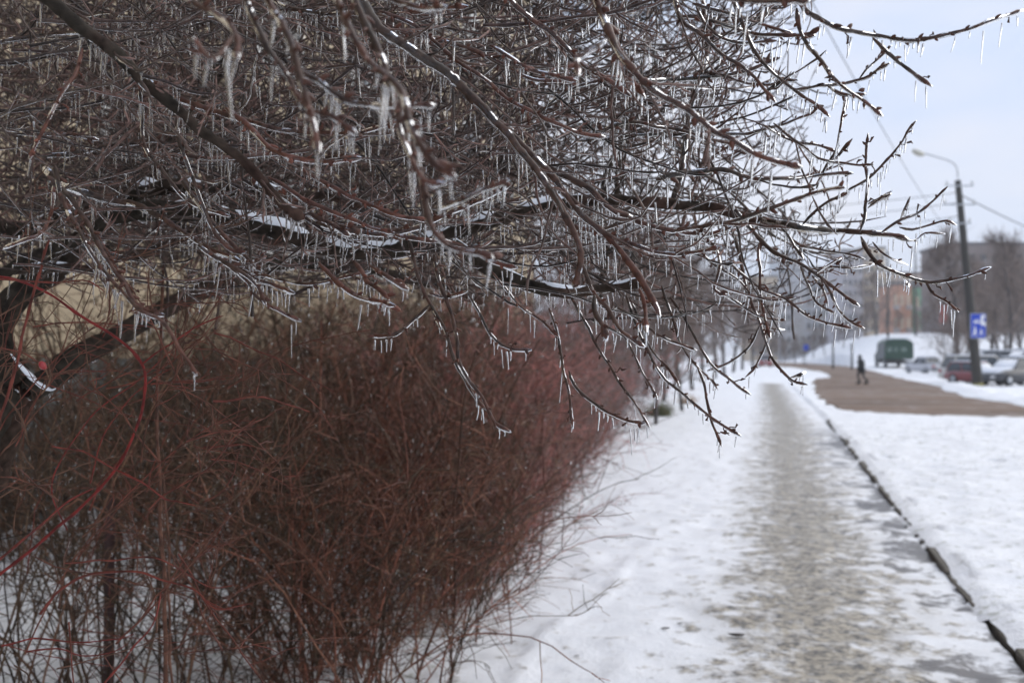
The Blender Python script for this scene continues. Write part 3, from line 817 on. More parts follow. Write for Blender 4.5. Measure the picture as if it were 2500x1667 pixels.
def car(loc, rz, paint, label, L=4.4, W=1.75, Hh=1.48, style='sedan', snow='roof', dark_low=False):
    e = empty('parked_car', loc, rz); tag(e, label, 'car')
    w = W / 2; belt = Hh * .60
    st = [(-L / 2, .86, .34, belt * .72), (-L / 2 + .12, .95, .24, belt * .94), (-L / 2 + .7, 1, .2, belt), (-.2, 1, .18, belt * 1.02), (L / 2 - 1.3, 1, .2, belt * .98), (L / 2 - .35, .95, .24, belt * .82), (L / 2, .8, .34, belt * .6)]
    bm = bmesh.new()
    def ring(x, f, zb, zt):
        ww = w * f
        return [(x, s * a * ww, z) for s, a, z in ((1, .80, zb), (1, .97, zb + .1), (1, 1, (zb + zt) / 2), (1, .97, zt - .07), (1, .86, zt), (-1, .86, zt), (-1, .97, zt - .07), (-1, 1, (zb + zt) / 2), (-1, .97, zb + .1), (-1, .80, zb))]
    loft(bm, [ring(*s) for s in st]); bm_obj('body', bm, paint, e, True)
    if style == 'sedan': prof = [(-L * .36, -L * .24), (L * .20, L * .07)]
    elif style == 'wagon': prof = [(-L * .47, -L * .43), (L * .22, L * .08)]
    else: prof = [(-L * .45, -L * .38), (L * .20, L * .06)]
    xb0, xt0 = prof[0]; xb1, xt1 = prof[1]
    bm = bmesh.new()
    def cr_(x, ww, z): return [(x, ww, z), (x, -ww, z)]
    zb, zt = belt - .02, Hh - .06
    lo = [(xb0, w * .86, zb), (xb1, w * .86, zb), (xb1, -w * .86, zb), (xb0, -w * .86, zb)]
    mid_ = [((xb0 + xt0) / 2, w * .80, (zb + zt) / 2), ((xb1 + xt1) / 2, w * .80, (zb + zt) / 2), ((xb1 + xt1) / 2, -w * .80, (zb + zt) / 2), ((xb0 + xt0) / 2, -w * .80, (zb + zt) / 2)]
    hi = [(xt0, w * .68, zt), (xt1, w * .68, zt), (xt1, -w * .68, zt), (xt0, -w * .68, zt)]
    loft(bm, [lo, mid_, hi]); bm_obj('window', bm, M['dark_glass'], e)
    bm = bmesh.new(); box(bm, xt0 - .06, xt1 + .08, -w * .71, w * .71, zt + .003, Hh, .025); bm_obj('roof', bm, paint, e, True)
    for s in (1, -1):
        pts = [((xb0, s * w * .865, zb), (xt0, s * w * .69, zt)), ((xb1, s * w * .865, zb), (xt1, s * w * .69, zt)), (((xb0 + xb1) / 2 + .1, s * w * .87, zb), ((xt0 + xt1) / 2, s * w * .69, zt))]
        for a, b in pts: tube_obj('pillar', [a, tuple((np.array(a) + np.array(b)) / 2 + np.array((0, s * .015, 0))), b], .04, paint, e, 6)
        bm = bmesh.new(); box(bm, -L / 2 - .015, -L / 2 + .14, s * w * .5 if s > 0 else -w * .84, w * .84 if s > 0 else -w * .5, belt * .66, belt * .84, .02); bm_obj('tail_light', bm, M['taillight'], e)
        bm = bmesh.new(); box(bm, L / 2 - .16, L / 2 + .012, s * w * .42 if s > 0 else -w * .76, w * .76 if s > 0 else -w * .42, belt * .45, belt * .6, .02); bm_obj('headlight', bm, M['white'], e)
        for x in (-L / 2 + .85, L / 2 - .85): wheel(e, x, s * (w - .1))
    bm = bmesh.new(); box(bm, -L / 2 - .05, -L / 2 + .1, -w * .85, w * .85, .3, .46, .03); box(bm, L / 2 - .1, L / 2 + .05, -w * .78, w * .78, .28, .44, .03)
    bm_obj('bumper', bm, M['black'] if dark_low else paint, e)
    bm = bmesh.new(); box(bm, -L / 2 - .03, -L / 2 - .005, -.26, .26, belt * .5, belt * .5 + .12); bm_obj('number_plate', bm, M['white'], e)
    def lump(x0, x1, hw, z, th):
        bm = bmesh.new(); box(bm, x0, x1, -hw, hw, z, z + th, th * .45)
        bmesh.ops.subdivide_edges(bm, edges=bm.edges[:], cuts=2, use_grid_fill=True)
        for v in bm.verts: v.co += Vector((random.uniform(-.015, .015),) * 2 + (random.uniform(-.012, .012),))
        bm_obj('snow_cover', bm, M['snow'], e, True)
    if snow in ('roof', 'all'): lump(xt0, xt1, w * .7, Hh + .002, .10)
    if snow in ('all', 'hood'):
        # hood snow follows the sloping bonnet
        bm = bmesh.new(); a, b = xb1 + .02, L / 2 - .15
        loft(bm, [[(x, w * .82, z - .02), (x, w * .78, z + .09), (x, -w * .78, z + .09), (x, -w * .82, z - .02)] for x, z in ((a, belt * 1.0), ((a + b) / 2, belt * .95), (b, belt * .76))])
        bm_obj('snow_cover', bm, M['snow'], e, True)
        bm = bmesh.new()
        loft(bm, [[(x, w * f, z), (x, w * f, z + .05), (x, -w * f, z + .05), (x, -w * f, z)] for x, z, f in ((xt1 + .04, zt, .66), (xb1, belt + .02, .8))]); bm_obj('snow_cover', bm, M['snow'], e, True)
        if style == 'sedan': lump(-L / 2 + .15, xb0 + .05, w * .78, belt - .01, .09)
    return e
M['taillight'] = simple('red_lens', (.38, .03, .03), .25)
M['p_white'] = simple('white_car_paint', (.52, .52, .54), .35, coat=.6)
M['p_silver'] = simple('beige_silver_paint', (.55, .53, .48), .35, metal=.3, coat=.5)
M['p_red'] = simple('dark_red_paint', (.20, .018, .02), .3, coat=.8)
M['p_dark'] = simple('black_blue_paint', (.022, .024, .03), .3, coat=.8)
M['p_grey'] = simple('grey_car_paint', (.22, .23, .25), .35, coat=.6)
car(at_depth(2257, 93), YAW + R(102), M['p_white'], 'white sedan powdered with snow, parked alone beyond the slush', snow='all', dark_low=True)
car(at_depth(2402, 60), YAW + R(5), M['p_silver'], 'beige silver estate car with a red tail light behind the lamp post', L=4.9, W=1.8, Hh=1.62, style='wagon', snow='roof')
car(at_depth(2384, 56.2), YAW + R(-72), M['p_red'], 'dark red hatchback directly behind the foot of the lamp post', L=3.6, W=1.6, Hh=1.28, style='hatch', snow='all', dark_low=True)
car(at_depth(2476, 55), YAW + R(-158), M['p_dark'], 'black car with snow on its bonnet at the right edge', L=4.4, W=1.8, Hh=1.52, style='sedan', snow='all')
car(at_depth(2408, 74), YAW + R(174), M['p_grey'], 'snow covered grey car furthest back behind the estate car', L=4.4, Hh=2.0, W=1.9, style='wagon', snow='all')
car(at_depth(2502, 70), YAW + R(186), M['p_white'], 'snow covered pale van behind the black car', L=4.8, Hh=2.05, W=1.9, style='wagon', snow='all')
car(at_depth(1866, 140), YAW + R(80), M['p_red'], 'far car under a thick snow cover at the end of the path', snow='all', Hh=1.7)

# green box truck on the bank
tp = at_depth(2180, 128)
tr = empty('box_truck', (tp.x, tp.y, .1), YAW + R(80)); tr.scale = (1.3, 1.3, 1.06); tag(tr, 'dark green box truck parked with its back to the road below the snow bank', 'truck')
M['truck'] = simple('truck_green', (.008, .050, .028), .5, noise=.15, scale=1)
M['truck_grey'] = simple('truck_grey_side', (.10, .12, .13), .5, noise=.15, scale=1)
M['dark'] = simple('chassis_black', (.02, .019, .018), .7)
bm = bmesh.new()
ring = lambda x: [(x, 1.3, 1.05), (x, 1.3, 2.95), (x, 1.0, 3.3), (x, .5, 3.4), (x, -.5, 3.4), (x, -1.0, 3.3), (x, -1.3, 2.95), (x, -1.3, 1.05)]
loft(bm, [ring(-2.9), ring(1.0)]); bm_obj('cargo_box', bm, M['truck'], tr)
for s in (1, -1):
    bm = bmesh.new(); box(bm, -2.85, .95, s * 1.317 - .013, s * 1.317 + .013, 1.1, 2.9); bm_obj('side_panel', bm, M['truck_grey'], tr)
bm = bmesh.new(); box(bm, -2.95, 3.4, -1.0, 1.0, .55, 1.0, .03); bm_obj('chassis', bm, M['dark'], tr)
bm = bmesh.new(); loft(bm, [[(x, 1.1, .8), (x, 1.1, h1), (x, -1.1, h1), (x, -1.1, .8)] for x, h1 in ((1.08, 2.7), (2.1, 2.7), (2.5, 1.9), (3.6, 1.65))]); bm_obj('cab', bm, M['truck_grey'], tr)
bm = bmesh.new(); loft(bm, [[(x, 1.12, 1.85), (x, 1.12, h1), (x, -1.12, h1), (x, -1.12, 1.85)] for x, h1 in ((1.3, 2.55), (2.08, 2.55), (2.42, 1.95))]); bm_obj('cab_window', bm, M['dark_glass'], tr)
bm = bmesh.new(); box(bm, -2.6, .8, -.9, .9, 3.4, 3.55, .05); bm_obj('snow_cover', bm, M['snow'], tr)
bm = bmesh.new(); box(bm, -2.96, -2.9, -1.25, -.6, .75, 1.0); bm_obj('tail_light', bm, M['white'], tr)
bm = bmesh.new(); box(bm, -3.02, -2.9, -1.2, 1.2, .5, .72, .02); bm_obj('bumper', bm, M['dark'], tr)
M['pale'] = simple('faded_lettering', (.34, .42, .38), .6)
for k_, yy in enumerate((.85, .25, -.4)):      # three faded pale marks across the back
    bm = bmesh.new(); wv = (.17, .15, .23)[k_]
    if k_ != 1: box(bm, -2.925, -2.905, yy - wv, yy - wv + .07, 1.95, 2.4)
    else: box(bm, -2.925, -2.905, yy - .035, yy + .035, 1.95, 2.4)
    box(bm, -2.925, -2.905, yy - wv + .071, yy + wv, 2.33, 2.4); box(bm, -2.925, -2.905, yy - wv + .071, yy + wv, 1.95, 2.02)
    if k_ == 2: box(bm, -2.925, -2.905, yy - wv + .071, yy + wv, 2.14, 2.21)
    if k_ == 0: box(bm, -2.925, -2.905, yy + wv - .07, yy + wv - .001, 2.03, 2.32)
    bm_obj('letter', bm, M['pale'], tr)
for x in (-1.8, 2.7):
    for s in (1, -1): wheel(tr, x, s * 1.05, .55)

# ------------------------------------------------------------------ walking person
def person(loc, rz):
    e = empty('person', loc, rz); tag(e, 'person in a long dark coat walking away across the brown slush', 'person')
    J = {'pel': (0, 0, .92, .15, .12), 'wa': (0, .02, 1.08, .14, .11), 'ch': (0, .05, 1.28, .19, .13), 'sh': (0, .06, 1.40, .15, .10), 'nk': (0, .09, 1.48, .06, .06), 'hd': (0, .12, 1.57, .095, .10), 'tp': (0, .13, 1.66, .075, .08),
         'lh': (-.09, 0, .88, .10, .10), 'lk': (-.13, .16, .50, .065, .065), 'la': (-.15, .05, .12, .045, .045), 'lt': (-.15, .22, .05, .045, .04),
         'rh': (.09, 0, .88, .10, .10), 'rk': (.10, -.05, .48, .065, .065), 'ra': (.11, -.28, .14, .045, .045), 'rt': (.11, -.16, .05, .045, .04),
         'ls': (-.19, .05, 1.37, .075, .075), 'le': (-.27, -.05, 1.10, .05, .05), 'lw': (-.27, .10, .90, .035, .035), 'lf': (-.27, .14, .82, .035, .02),
         'rs': (.19, .05, 1.37, .075, .075), 're': (.27, .0, 1.10, .05, .05), 'rw': (.27, .15, .90, .035, .035), 'rf': (.27, .19, .82, .035, .02)}
    E = [('pel', 'wa'), ('wa', 'ch'), ('ch', 'sh'), ('sh', 'nk'), ('nk', 'hd'), ('hd', 'tp'), ('pel', 'lh'), ('lh', 'lk'), ('lk', 'la'), ('la', 'lt'), ('pel', 'rh'), ('rh', 'rk'), ('rk', 'ra'), ('ra', 'rt'),
         ('sh', 'ls'), ('ls', 'le'), ('le', 'lw'), ('lw', 'lf'), ('sh', 'rs'), ('rs', 're'), ('re', 'rw'), ('rw', 'rf')]
    ks = list(J); me = bpy.data.meshes.new('body')
    me.from_pydata([J[k][:3] for k in ks], [(ks.index(a), ks.index(b)) for a, b in E], [])
    o = bpy.data.objects.new('body', me); COL.objects.link(o); o.parent = e
    sk = o.modifiers.new('skin', 'SKIN'); 
    for i, k in enumerate(ks): me.skin_vertices[0].data[i].radius = J[k][3:]
    me.skin_vertices[0].data[0].use_root = True
    sb = o.modifiers.new('sub', 'SUBSURF'); sb.levels = 2; sb.render_levels = 2
    me.materials.append(M['trouser'])
    # long coat
    bm = bmesh.new()
    def rg_(z, a, b, dx, dy): return [(dx + a * math.cos(t), dy + b * math.sin(t), z) for t in np.linspace(0, 2 * math.pi, 17)[:-1]]
    loft(bm, [rg_(.66, .27, .23, 0, -.02), rg_(.85, .245, .2, 0, .0), rg_(1.08, .205, .165, 0, .03), rg_(1.28, .235, .17, 0, .05), rg_(1.40, .2, .14, 0, .07), rg_(1.49, .085, .085, 0, .09)])
    bm_obj('coat', bm, M['coat'], e, True)
    for s in (-1, 1):
        k1, k2, k3 = ('ls', 'le', 'lw') if s < 0 else ('rs', 're', 'rw')
        tube_obj('sleeve', [J[k1][:3], tuple((np.array(J[k1][:3]) + np.array(J[k2][:3])) / 2), J[k2][:3], J[k3][:3]], [.095, .085, .07, .055], M['coat'], e, 10)
    bm = bmesh.new(); bmesh.ops.create_uvsphere(bm, u_segments=14, v_segments=10, radius=.115)
    for v in bm.verts: v.co.z *= 1.12
    h = bm_obj('hood', bm, M['coat'], e, True); h.location = (0, .10, 1.585)
    for k in ('l', 'r'):
        bm = bmesh.new(); a = J[k + 'a']; box(bm, a[0] - .055, a[0] + .055, a[1] - .07, a[1] + .2, .0, .11, .03); box(bm, a[0] - .05, a[0] + .05, a[1] - .06, a[1] + .05, .1, .3, .02)
        bm_obj('boot', bm, M['black'], e, True)
M['coat'] = simple('dark_coat', (.014, .016, .02), .85)
M['trouser'] = simple('dark_trousers', (.03, .032, .04), .85)
pp = at_depth(2103, 57.5)
person(pp, YAW + R(40))

# ------------------------------------------------------------------ hedge of red brown shrubs
def shrub_meshes(seed, h=1.7, n0=46, spread=.62, nl=14, nm=2):
    rg = np.random.default_rng(seed); canes, twigs = Bag(), Bag()
    p0 = np.zeros((n0, 3)); p0[:, :2] = rg.normal(0, .22, (n0, 2)); p0[:, 2] = -.03
    az = rg.uniform(0, 6.283, n0); ln = rg.uniform(.05, spread, n0)
    d = np.stack([np.cos(az) * ln, np.sin(az) * ln, np.ones(n0)], -1)
    L = h * rg.uniform(.75, 1.25, n0)
    A = march(p0, d, L, 12, .07, grav=.02, lift=-.09, rg=rg); A[:, :, 2] = np.maximum(A[:, :, 2], -.03)
    tA = rg.random(n0) ** 1.3
    V, Q, T = tubes(A, rg.uniform(.004, .008, n0)[:, None] * np.linspace(1, .35, 12)[None], 5, tA); canes.add(V, Q, T)
    n1 = n0 * nl; i1 = rg.integers(0, n0, n1); t1 = rg.uniform(.12, 1, n1)
    p, dd = sidedirs(A, i1, t1, rg.uniform(.4, 1.2, n1), rg, .05)
    B = march(p, dd, rg.uniform(.2, .6, n1), 7, .14, grav=.02, lift=-.03, rg=rg)
    tB = np.clip(tA[i1] + rg.normal(0, .25, n1), 0, 1)
    V, Q, T = tubes(B, .0034 * np.linspace(1, .45, 7)[None] * np.ones((n1, 1)), 3, tB); twigs.add(V, Q, T)
    n2 = n1 * nm; i2 = rg.integers(0, n1, n2); t2 = rg.uniform(.1, 1, n2)
    p, dd = sidedirs(B, i2, t2, rg.uniform(.4, 1.2, n2), rg, 0)
    Cc = march(p, dd, rg.uniform(.06, .26, n2), 4, .18, rg=rg)
    V, Q, T = tubes(Cc, .0024 * np.linspace(1, .55, 4)[None] * np.ones((n2, 1)), 3, np.clip(tB[i2] + rg.normal(0, .2, n2), 0, 1)); twigs.add(V, Q, T)
    nd = 520; i3 = rg.integers(0, n1, nd); k3 = rg.integers(2, 7, nd); p3 = B[i3, k3]; Ld = rg.uniform(.006, .016, nd)
    Dp = p3[:, None] - np.array([0, 0, 1.0])[None, None] * (Ld[:, None] * np.array([-.2, .2, .6, 1.0])[None])[:, :, None]
    V, Q, T = tubes(Dp, rg.uniform(.002, .0036, nd)[:, None] * np.array([.3, 1, .8, .1])[None], 5); ice = Bag(); ice.add(V, Q, T)
    return canes.mesh('canes'), twigs.mesh('twigs'), ice.mesh('ice_drops')
SHR = [shrub_meshes(s) for s in (201, 202, 203, 204)] + [shrub_meshes(211, 1.7, 22, .38, 7, 2), shrub_meshes(212, 1.7, 16, .5, 8, 2), shrub_meshes(213, 1.7, 16, 1.05, 7, 2)]
def shrub(x, y, h, v, label, group, m='hedge', rz=None):
    e = empty('hedge_shrub', (x, y, 0), random.uniform(0, 6.28) if rz is None else rz); e.scale = (h / 1.7 * random.uniform(.85, 1.25), h / 1.7 * random.uniform(.85, 1.25), h / 1.7)
    tag(e, label, 'shrub', group)
    for nm, me in zip(('canes', 'twigs', 'ice_drops'), SHR[v]):
        mm = me
        if not mm.materials: mm.materials.append(M['ice'] if nm == 'ice_drops' else M['hedge'])
        o = link_mesh(nm, mm, None, e); tag(o, kind='stuff')
        if m != 'hedge' and nm != 'ice_drops': o.material_slots[0].link = 'OBJECT'; o.material_slots[0].material = M[m]
    return e
hs = [(-2.15, 4.3, 1.35), (-2.5, 5.0, 1.75), (-2.2, 5.9, 1.65), (-3.2, 5.6, 1.8), (-2.75, 6.8, 1.75), (-2.35, 7.7, 1.6), (-3.7, 7.0, 1.9), (-3.0, 8.4, 1.75), (-2.6, 9.5, 1.6), (-3.6, 9.8, 1.8),
      (-2.9, 11.0, 1.7), (-3.1, 12.6, 1.7), (-4.0, 12.0, 1.9), (-3.2, 14.4, 1.7), (-3.5, 16.4, 1.7), (-4.4, 15.0, 1.9), (-3.6, 18.6, 1.8), (-3.9, 21, 1.8), (-4.8, 19, 2.0), (-4.5, 8.6, 1.9), (-5.2, 11, 2.0), (-4.1, 24, 1.9), (-2.9, 3.9, 1.2), (-2.05, 5.0, 1.2), (-2.3, 6.7, 1.3)]
hs = [(x + (.30 if y < 9 else .35), y, h * (1 if y < 8 else 1.22)) for x, y, h in hs]
hs += [(-2.0, 6.4, 1.3), (-2.15, 8.6, 1.4), (-2.45, 10.4, 1.45), (-2.0, 7.4, 1.1), (-2.7, 12.0, 1.5), (-3.3, 20, 1.7), (-3.0, 17.5, 1.5)]
hs = [q for k_, q in enumerate(hs) if k_ not in (3, 23)]
hs = [q for q in hs if not (project(np.array([[q[0], q[1], 0]]))[0][0] < 640 and q[1] < 8)]
for i_, (x, y, h) in enumerate(hs):
    h *= .88 * random.uniform(.72, 1.18)
    px_ = project(np.array([[x, y, 0]]))[0][0]
    mt_ = ('hedge_frost' if i_ % 3 else 'hedge') if 6.2 < y < 14 else ('hedge' if y <= 6.2 else ('hedge_frost' if i_ % 2 else 'hedge_grey'))
    if px_ < 760 and y < 9: mt_ = 'hedge_brown'
    LB = {'hedge': 'dense dark red shrub in the near part of the hedge left of the path', 'hedge_brown': 'dense brown shrub at the left end of the hedge, beside the open stems',
          'hedge_frost': 'pinkish frosted shrub in the middle stretch of the hedge left of the path', 'hedge_grey': 'grey iced shrub at the far end of the hedge left of the path'}
    if i_ == 0: lb, gp = 'lowest foreground shrub of the hedge with arching red twigs over the snow', None
    else: lb, gp = LB[mt_], {'hedge': 'dark red shrubs of the hedge', 'hedge_brown': 'brown shrubs of the hedge', 'hedge_frost': 'frosted pinkish shrubs of the hedge', 'hedge_grey': 'grey shrubs of the hedge'}[mt_]
    shrub(x, y, h, i_ % 4, lb, gp, mt_)
for i_, (x, y, h) in enumerate([(-6.1, 7.3, 1.4), (-5.6, 8.2, 1.5), (-6.3, 9.6, 1.6), (-5.2, 12.5, 2.7), (-4.7, 14.5, 2.8), (-5.3, 16.5, 3.0), (-4.5, 19, 2.9), (-5.6, 10.5, 2.4), (-4.0, 10.8, 2.1), (-4.2, 16, 2.6), (-4.0, 22, 2.8), (-3.9, 26, 2.9), (-5.2, 22, 2.6), (-5.0, 26, 2.8), (-4.6, 30, 3.0), (-5.4, 34, 3.2)]):
    shrub(x, y, h, (i_ + 1) % 4, 'tall thin brown shrub growing against the foot of the cream block', 'tall shrubs by the block wall', 'hedge_brown' if y < 18 else 'hedge_grey')

for i_, (px, d, h, lb) in enumerate([(90, 4.3, 1.5, 'open shrub of bare dark stems at the far left with snow showing between'), (330, 4.9, 1.6, 'open upright shrub right of the dark post, snow showing between its stems'),
        (470, 4.4, 1.4, 'open shrub of thin stems at the left end of the dense hedge'), (190, 6.0, 1.5, 'thin open shrub behind the dark post'), (560, 5.6, 1.5, 'open brown shrub just left of the dense hedge'), (400, 7.2, 1.6, 'open brown shrub standing back from the dark post'),
        (150, 8.2, 2.9, 'tall sparse shrub in front of the cream wall at the far left'), (360, 8.0, 2.7, 'tall sparse shrub in front of the grey plinth, left of the dense hedge'), (520, 8.6, 3.0, 'tall sparse stems before the cream wall, above the open shrubs'), (690, 9.0, 2.9, 'tall sparse stems before the cream wall, above the left end of the dense hedge'), (840, 10.0, 2.8, 'tall sparse shrub rising out of the dense hedge before the cream wall')]):
    q = at_depth(px, d); shrub(q.x, q.y, h, 4 + i_ % 2, lb, None, 'hedge_brown')

for i_, (x, y) in enumerate([(-1.8, 4.6), (-1.75, 5.6), (-1.95, 6.6), (-1.95, 7.8), (-2.2, 9.2), (-2.3, 11), (-2.5, 13), (-2.8, 16)]):
    shrub(x - .12, y, random.uniform(1.0, 1.3), 6, 'low arching shrub at the path side of the hedge, twigs over the snow', 'arching shrubs at the path edge of the hedge', 'hedge_tan' if y < 7 else 'hedge_frost')

# posts seen between the stems at lower left
M['post'] = simple('dark_red_brown_post', (.045, .018, .016), .6, noise=.3, scale=20)
pq = at_depth(268, 4.6); o = tube_obj('garden_post', [(0, 0, -.1), (.005, 0, .35), (.0, .005, .75), (.01, 0, 1.0)], [.026, .026, .025, .024], M['post'], S=8); o.location = pq
tag(o, 'straight dark red brown post standing in the snow behind the rose canes', 'post')

# ------------------------------------------------------------------ the iced tree
TREE_BASE = at_depth(-40, 3.1)
tree = empty('iced_tree', TREE_BASE); tag(tree, 'bare tree with ice coated branches, icicles and snow lying on its limbs, filling the left', 'tree')
TB = np.array(TREE_BASE)
allcurves = []      # (P, r, tint, lean) of every curve that carries icicles

def curve3(pts, d0, d1, step=11, wob=.006, seed=0):
    c = catmull(pts, step); n = len(c); rg = np.random.default_rng(seed + 5)
    s = np.concatenate([[0], np.cumsum(np.linalg.norm(np.diff(c, axis=0), axis=1))]); s /= s[-1]
    d = d0 + (d1 - d0) * s + smooth_noise(n, 14, rg) * .02 * (d0 + d1) / 2 * .4
    P = U(c[:, 0], c[:, 1], d)
    for ax in range(3): P[:, ax] += (smooth_noise(n, 3.5, rg) * wob * .16 + smooth_noise(n, 9, rg) * wob * .35) * np.minimum(d, 2.2) / 2
    return P, s

def branch_part(kind, pts, d0, d1, w0, w1, tint=.25, ice=True, snow=0.0, tipknob=True, seed=0, knob=.34, S=8, icic=True):
    """pts traced in photo pixels, w0/w1 width of the wood in photo pixels"""
    P, s = curve3(pts, d0, d1, seed=seed)
    if d0 < 1.5: tint *= .45
    n = len(P); rg = np.random.default_rng(seed + 77)
    d = d0 + (d1 - d0) * s
    r = (w0 + (w1 - w0) * s ** .8) * .5 * d / F
    big = r.mean() > .009
    node = np.zeros(n)
    if not big:
        for k in np.arange(rg.integers(1, 4), n, 3.2): node += np.exp(-((np.arange(n) - k - rg.uniform(-.8, .8)) / .6) ** 2) * rg.uniform(.3, 1)
    r = r * (1 + knob * node + .08 * smooth_noise(n, 2.2, rg))
    if tipknob: r[-1] *= .45; r[-2] *= 1.45; r[-3] *= 1.25
    else: r[-1] *= .3
    r[0] *= .35; r[1] *= .85
    bag = Bag()
    tt = np.clip(tint + .45 * s ** 3 + .10 * smooth_noise(n, 5, rg), 0, 1)
    V, Q, T = tubes((P - TB)[None], r[None], S if not big else 12, tt[None]); bag.add(V, Q, T)
    # buds
    if not big and r.mean() < .0065:
        kk = np.arange(3, n - 1, 3); m_ = len(kk)
        if m_:
            ki = kk; tg = norm(P[ki] - P[ki - 1]); rd = norm(np.cross(tg, rg.standard_normal((m_, 3))))
            dirn = norm(tg * .8 + rd); b0 = P[ki] + rd * r[ki][:, None] * .5; Lb = (r[ki] * rg.uniform(1.8, 3.8, m_))[:, None]
            BP = np.stack([b0, b0 + dirn * Lb * .35, b0 + dirn * Lb * .75, b0 + dirn * Lb], 1) - TB
            BR = r[ki][:, None] * np.array([.6, .85, .6, .08])[None]
            V, Q, T = tubes(BP, BR, 5, np.clip(tint + .4, 0, 1) * np.ones(m_)); bag.add(V, Q, T)
        ks = rg.choice(np.arange(2, n - 2), max(1, n // 7)) if n > 8 else np.array([], int); m_ = len(ks)
        if m_:
            tg = norm(P[ks] - P[ks - 1]); rd = norm(np.cross(tg, rg.standard_normal((m_, 3)))); dn = norm(tg * .6 + rd)
            Ls = rg.uniform(.008, .032, m_)[:, None]; rr_ = np.full(m_, .0016) * d[ks] / 2
            w_ = rg.normal(0, .0025, (m_, 5, 3)); ts_ = np.array([0, .3, .6, .85, 1.0]); w_[:, 0] = 0
            SP = P[ks][:, None] + dn[:, None] * (Ls * ts_)[:, :, None] + w_ - TB
            V, Q, T = tubes(SP, rr_[:, None] * np.array([.9, .7, 1.0, 1.7, .4])[None], 5, np.full(m_, min(1, tint + .3))); bag.add(V, Q, T)
    o = link_mesh(kind, bag.mesh(kind), M['limb'] if (big or kind != 'branch') else M['bark'], tree)
    if ice:
        ri = r * 1.03 + (.00045 if d0 > 1.5 else .0003) + .0002 * smooth_noise(n, 2.5, rg); ri[0] *= .3; ri[-1] = ri[-2] * .35
        if big: ri = r * .97
        Pi = P - TB; Pi = Pi.copy(); Pi[:, 2] -= .0004
        Pe = np.vstack([Pi[:1], Pi[1:-1], Pi[-1:] + (Pi[-1:] - Pi[-2:-1]) * .25])
        b2 = Bag()
        if not big:
            ri = r * 1.0 + (.00006 if max(q[0] for q in pts) > 1750 else -.00008) + .00034 * smooth_noise(n, 2.0, rg); ri[0] *= .3; ri[-1] = ri[-2] * .35
            V, Q, T = tubes(Pe[None], ri[None], 8); b2.add(V, Q, T)
        # thicker ice hanging below in beads
        lo = Pe.copy(); bead = np.clip(smooth_noise(n, 2.2, rg), -.3, 1.5)
        lo[:, 2] -= r * .85 + .0003
        V, Q, T = tubes(lo[None], (np.clip(bead, .10, 1.1) * (r * .32 + .0007))[None], 6); b2.add(V, Q, T)
        link_mesh('ice_coat', b2.mesh('ice_coat'), M['ice'], o)
    if snow > 0:
        cov = np.clip(.46 + .5 * smooth_noise(n, 6, rg) + .22 * smooth_noise(n, 1.6, rg), .02, 1.0); cov[0] = cov[-1] = .05
        T_ = norm(np.gradient(P, axis=0)); flatn = np.sqrt(np.clip(1 - T_[:, 2] ** 2, .1, 1))
        sp = P - TB; sp = sp.copy(); sp[:, 2] += r * .56 * flatn
        V, Q, T = tubes(sp[None], (r * snow * cov * flatn)[None], 10); b3 = Bag(); b3.add(V, Q, T)
        link_mesh('snow_ridge', b3.mesh('snow_ridge'), M['snow'], o)
    if icic: allcurves.append((P, r, d, o))
    return o, P, r, s, d

seed_ = [0]
BR = []
def br(pts, d0, d1, w0, w1, kind='branch', **k):
    seed_[0] += 1
    q = branch_part(kind, pts, d0, d1, w0, w1, seed=seed_[0], **k); BR.append(q); return q

# trunk and fork
br([(-170, 1900), (-130, 1600), (-80, 1300), (-20, 1120), (35, 980), (60, 930)], 3.1, 3.05, 150, 90, 'trunk', ice=False, tint=0, tipknob=False, snow=0, icic=False)
br([(50, 960), (10, 1000), (-50, 1120), (-150, 1290)], 3.0, 2.9, 55, 70, 'limb', ice=False, tint=0, tipknob=False, snow=.8, icic=False)
br([(60, 960), (110, 930), (200, 868), (300, 812), (400, 755), (520, 700), (610, 655)], 3.05, 3.9, 66, 38, 'limb', tint=.02, snow=.55, tipknob=False)
br([(610, 655), (700, 640), (800, 645), (900, 655), (1000, 680), (1100, 705), (1180, 740)], 3.9, 4.6, 36, 18, 'limb', tint=.02, snow=.3)
br([(40, 940), (0, 860), (10, 770), (70, 700), (130, 660), (230, 560), (300, 490), (360, 430), (415, 360)], 3.05, 3.0, 80, 48, 'limb', tint=0, snow=.85, tipknob=False)
br([(415, 360), (450, 300), (520, 200), (600, 60), (660, -80)], 3.0, 3.4, 42, 26, 'limb', tint=0, snow=.6)
br([(230, 560), (280, 525), (340, 515), (420, 515), (520, 520), (600, 545), (690, 570), (780, 600), (880, 615), (960, 612), (1040, 595), (1120, 565), (1200, 540), (1290, 515), (1370, 495), (1450, 490), (1540, 492), (1640, 496), (1740, 505), (1850, 535)], 2.75, 2.5, 56, 24, 'limb', tint=0, snow=.95, tipknob=False)
br([(1850, 535), (1933, 551), (2005, 562), (2085, 568), (2150, 572), (2190, 580), (2215, 588)], 2.55, 2.35, 21, 10, tint=.05, snow=0)
br([(300, 490), (350, 465), (420, 455), (500, 462), (600, 462), (700, 480), (800, 478), (880, 500)], 2.8, 2.9, 44, 20, 'limb', tint=0, snow=.95)
br([(-100, 520), (-20, 545), (60, 560), (110, 545), (170, 520), (230, 500)], 3.2, 3.3, 42, 34, 'limb', tint=0, snow=.9, icic=True)
br([(0, 670), (60, 655), (120, 650), (200, 655), (240, 655)], 2.9, 2.9, 22, 14, tint=.05, snow=.8)
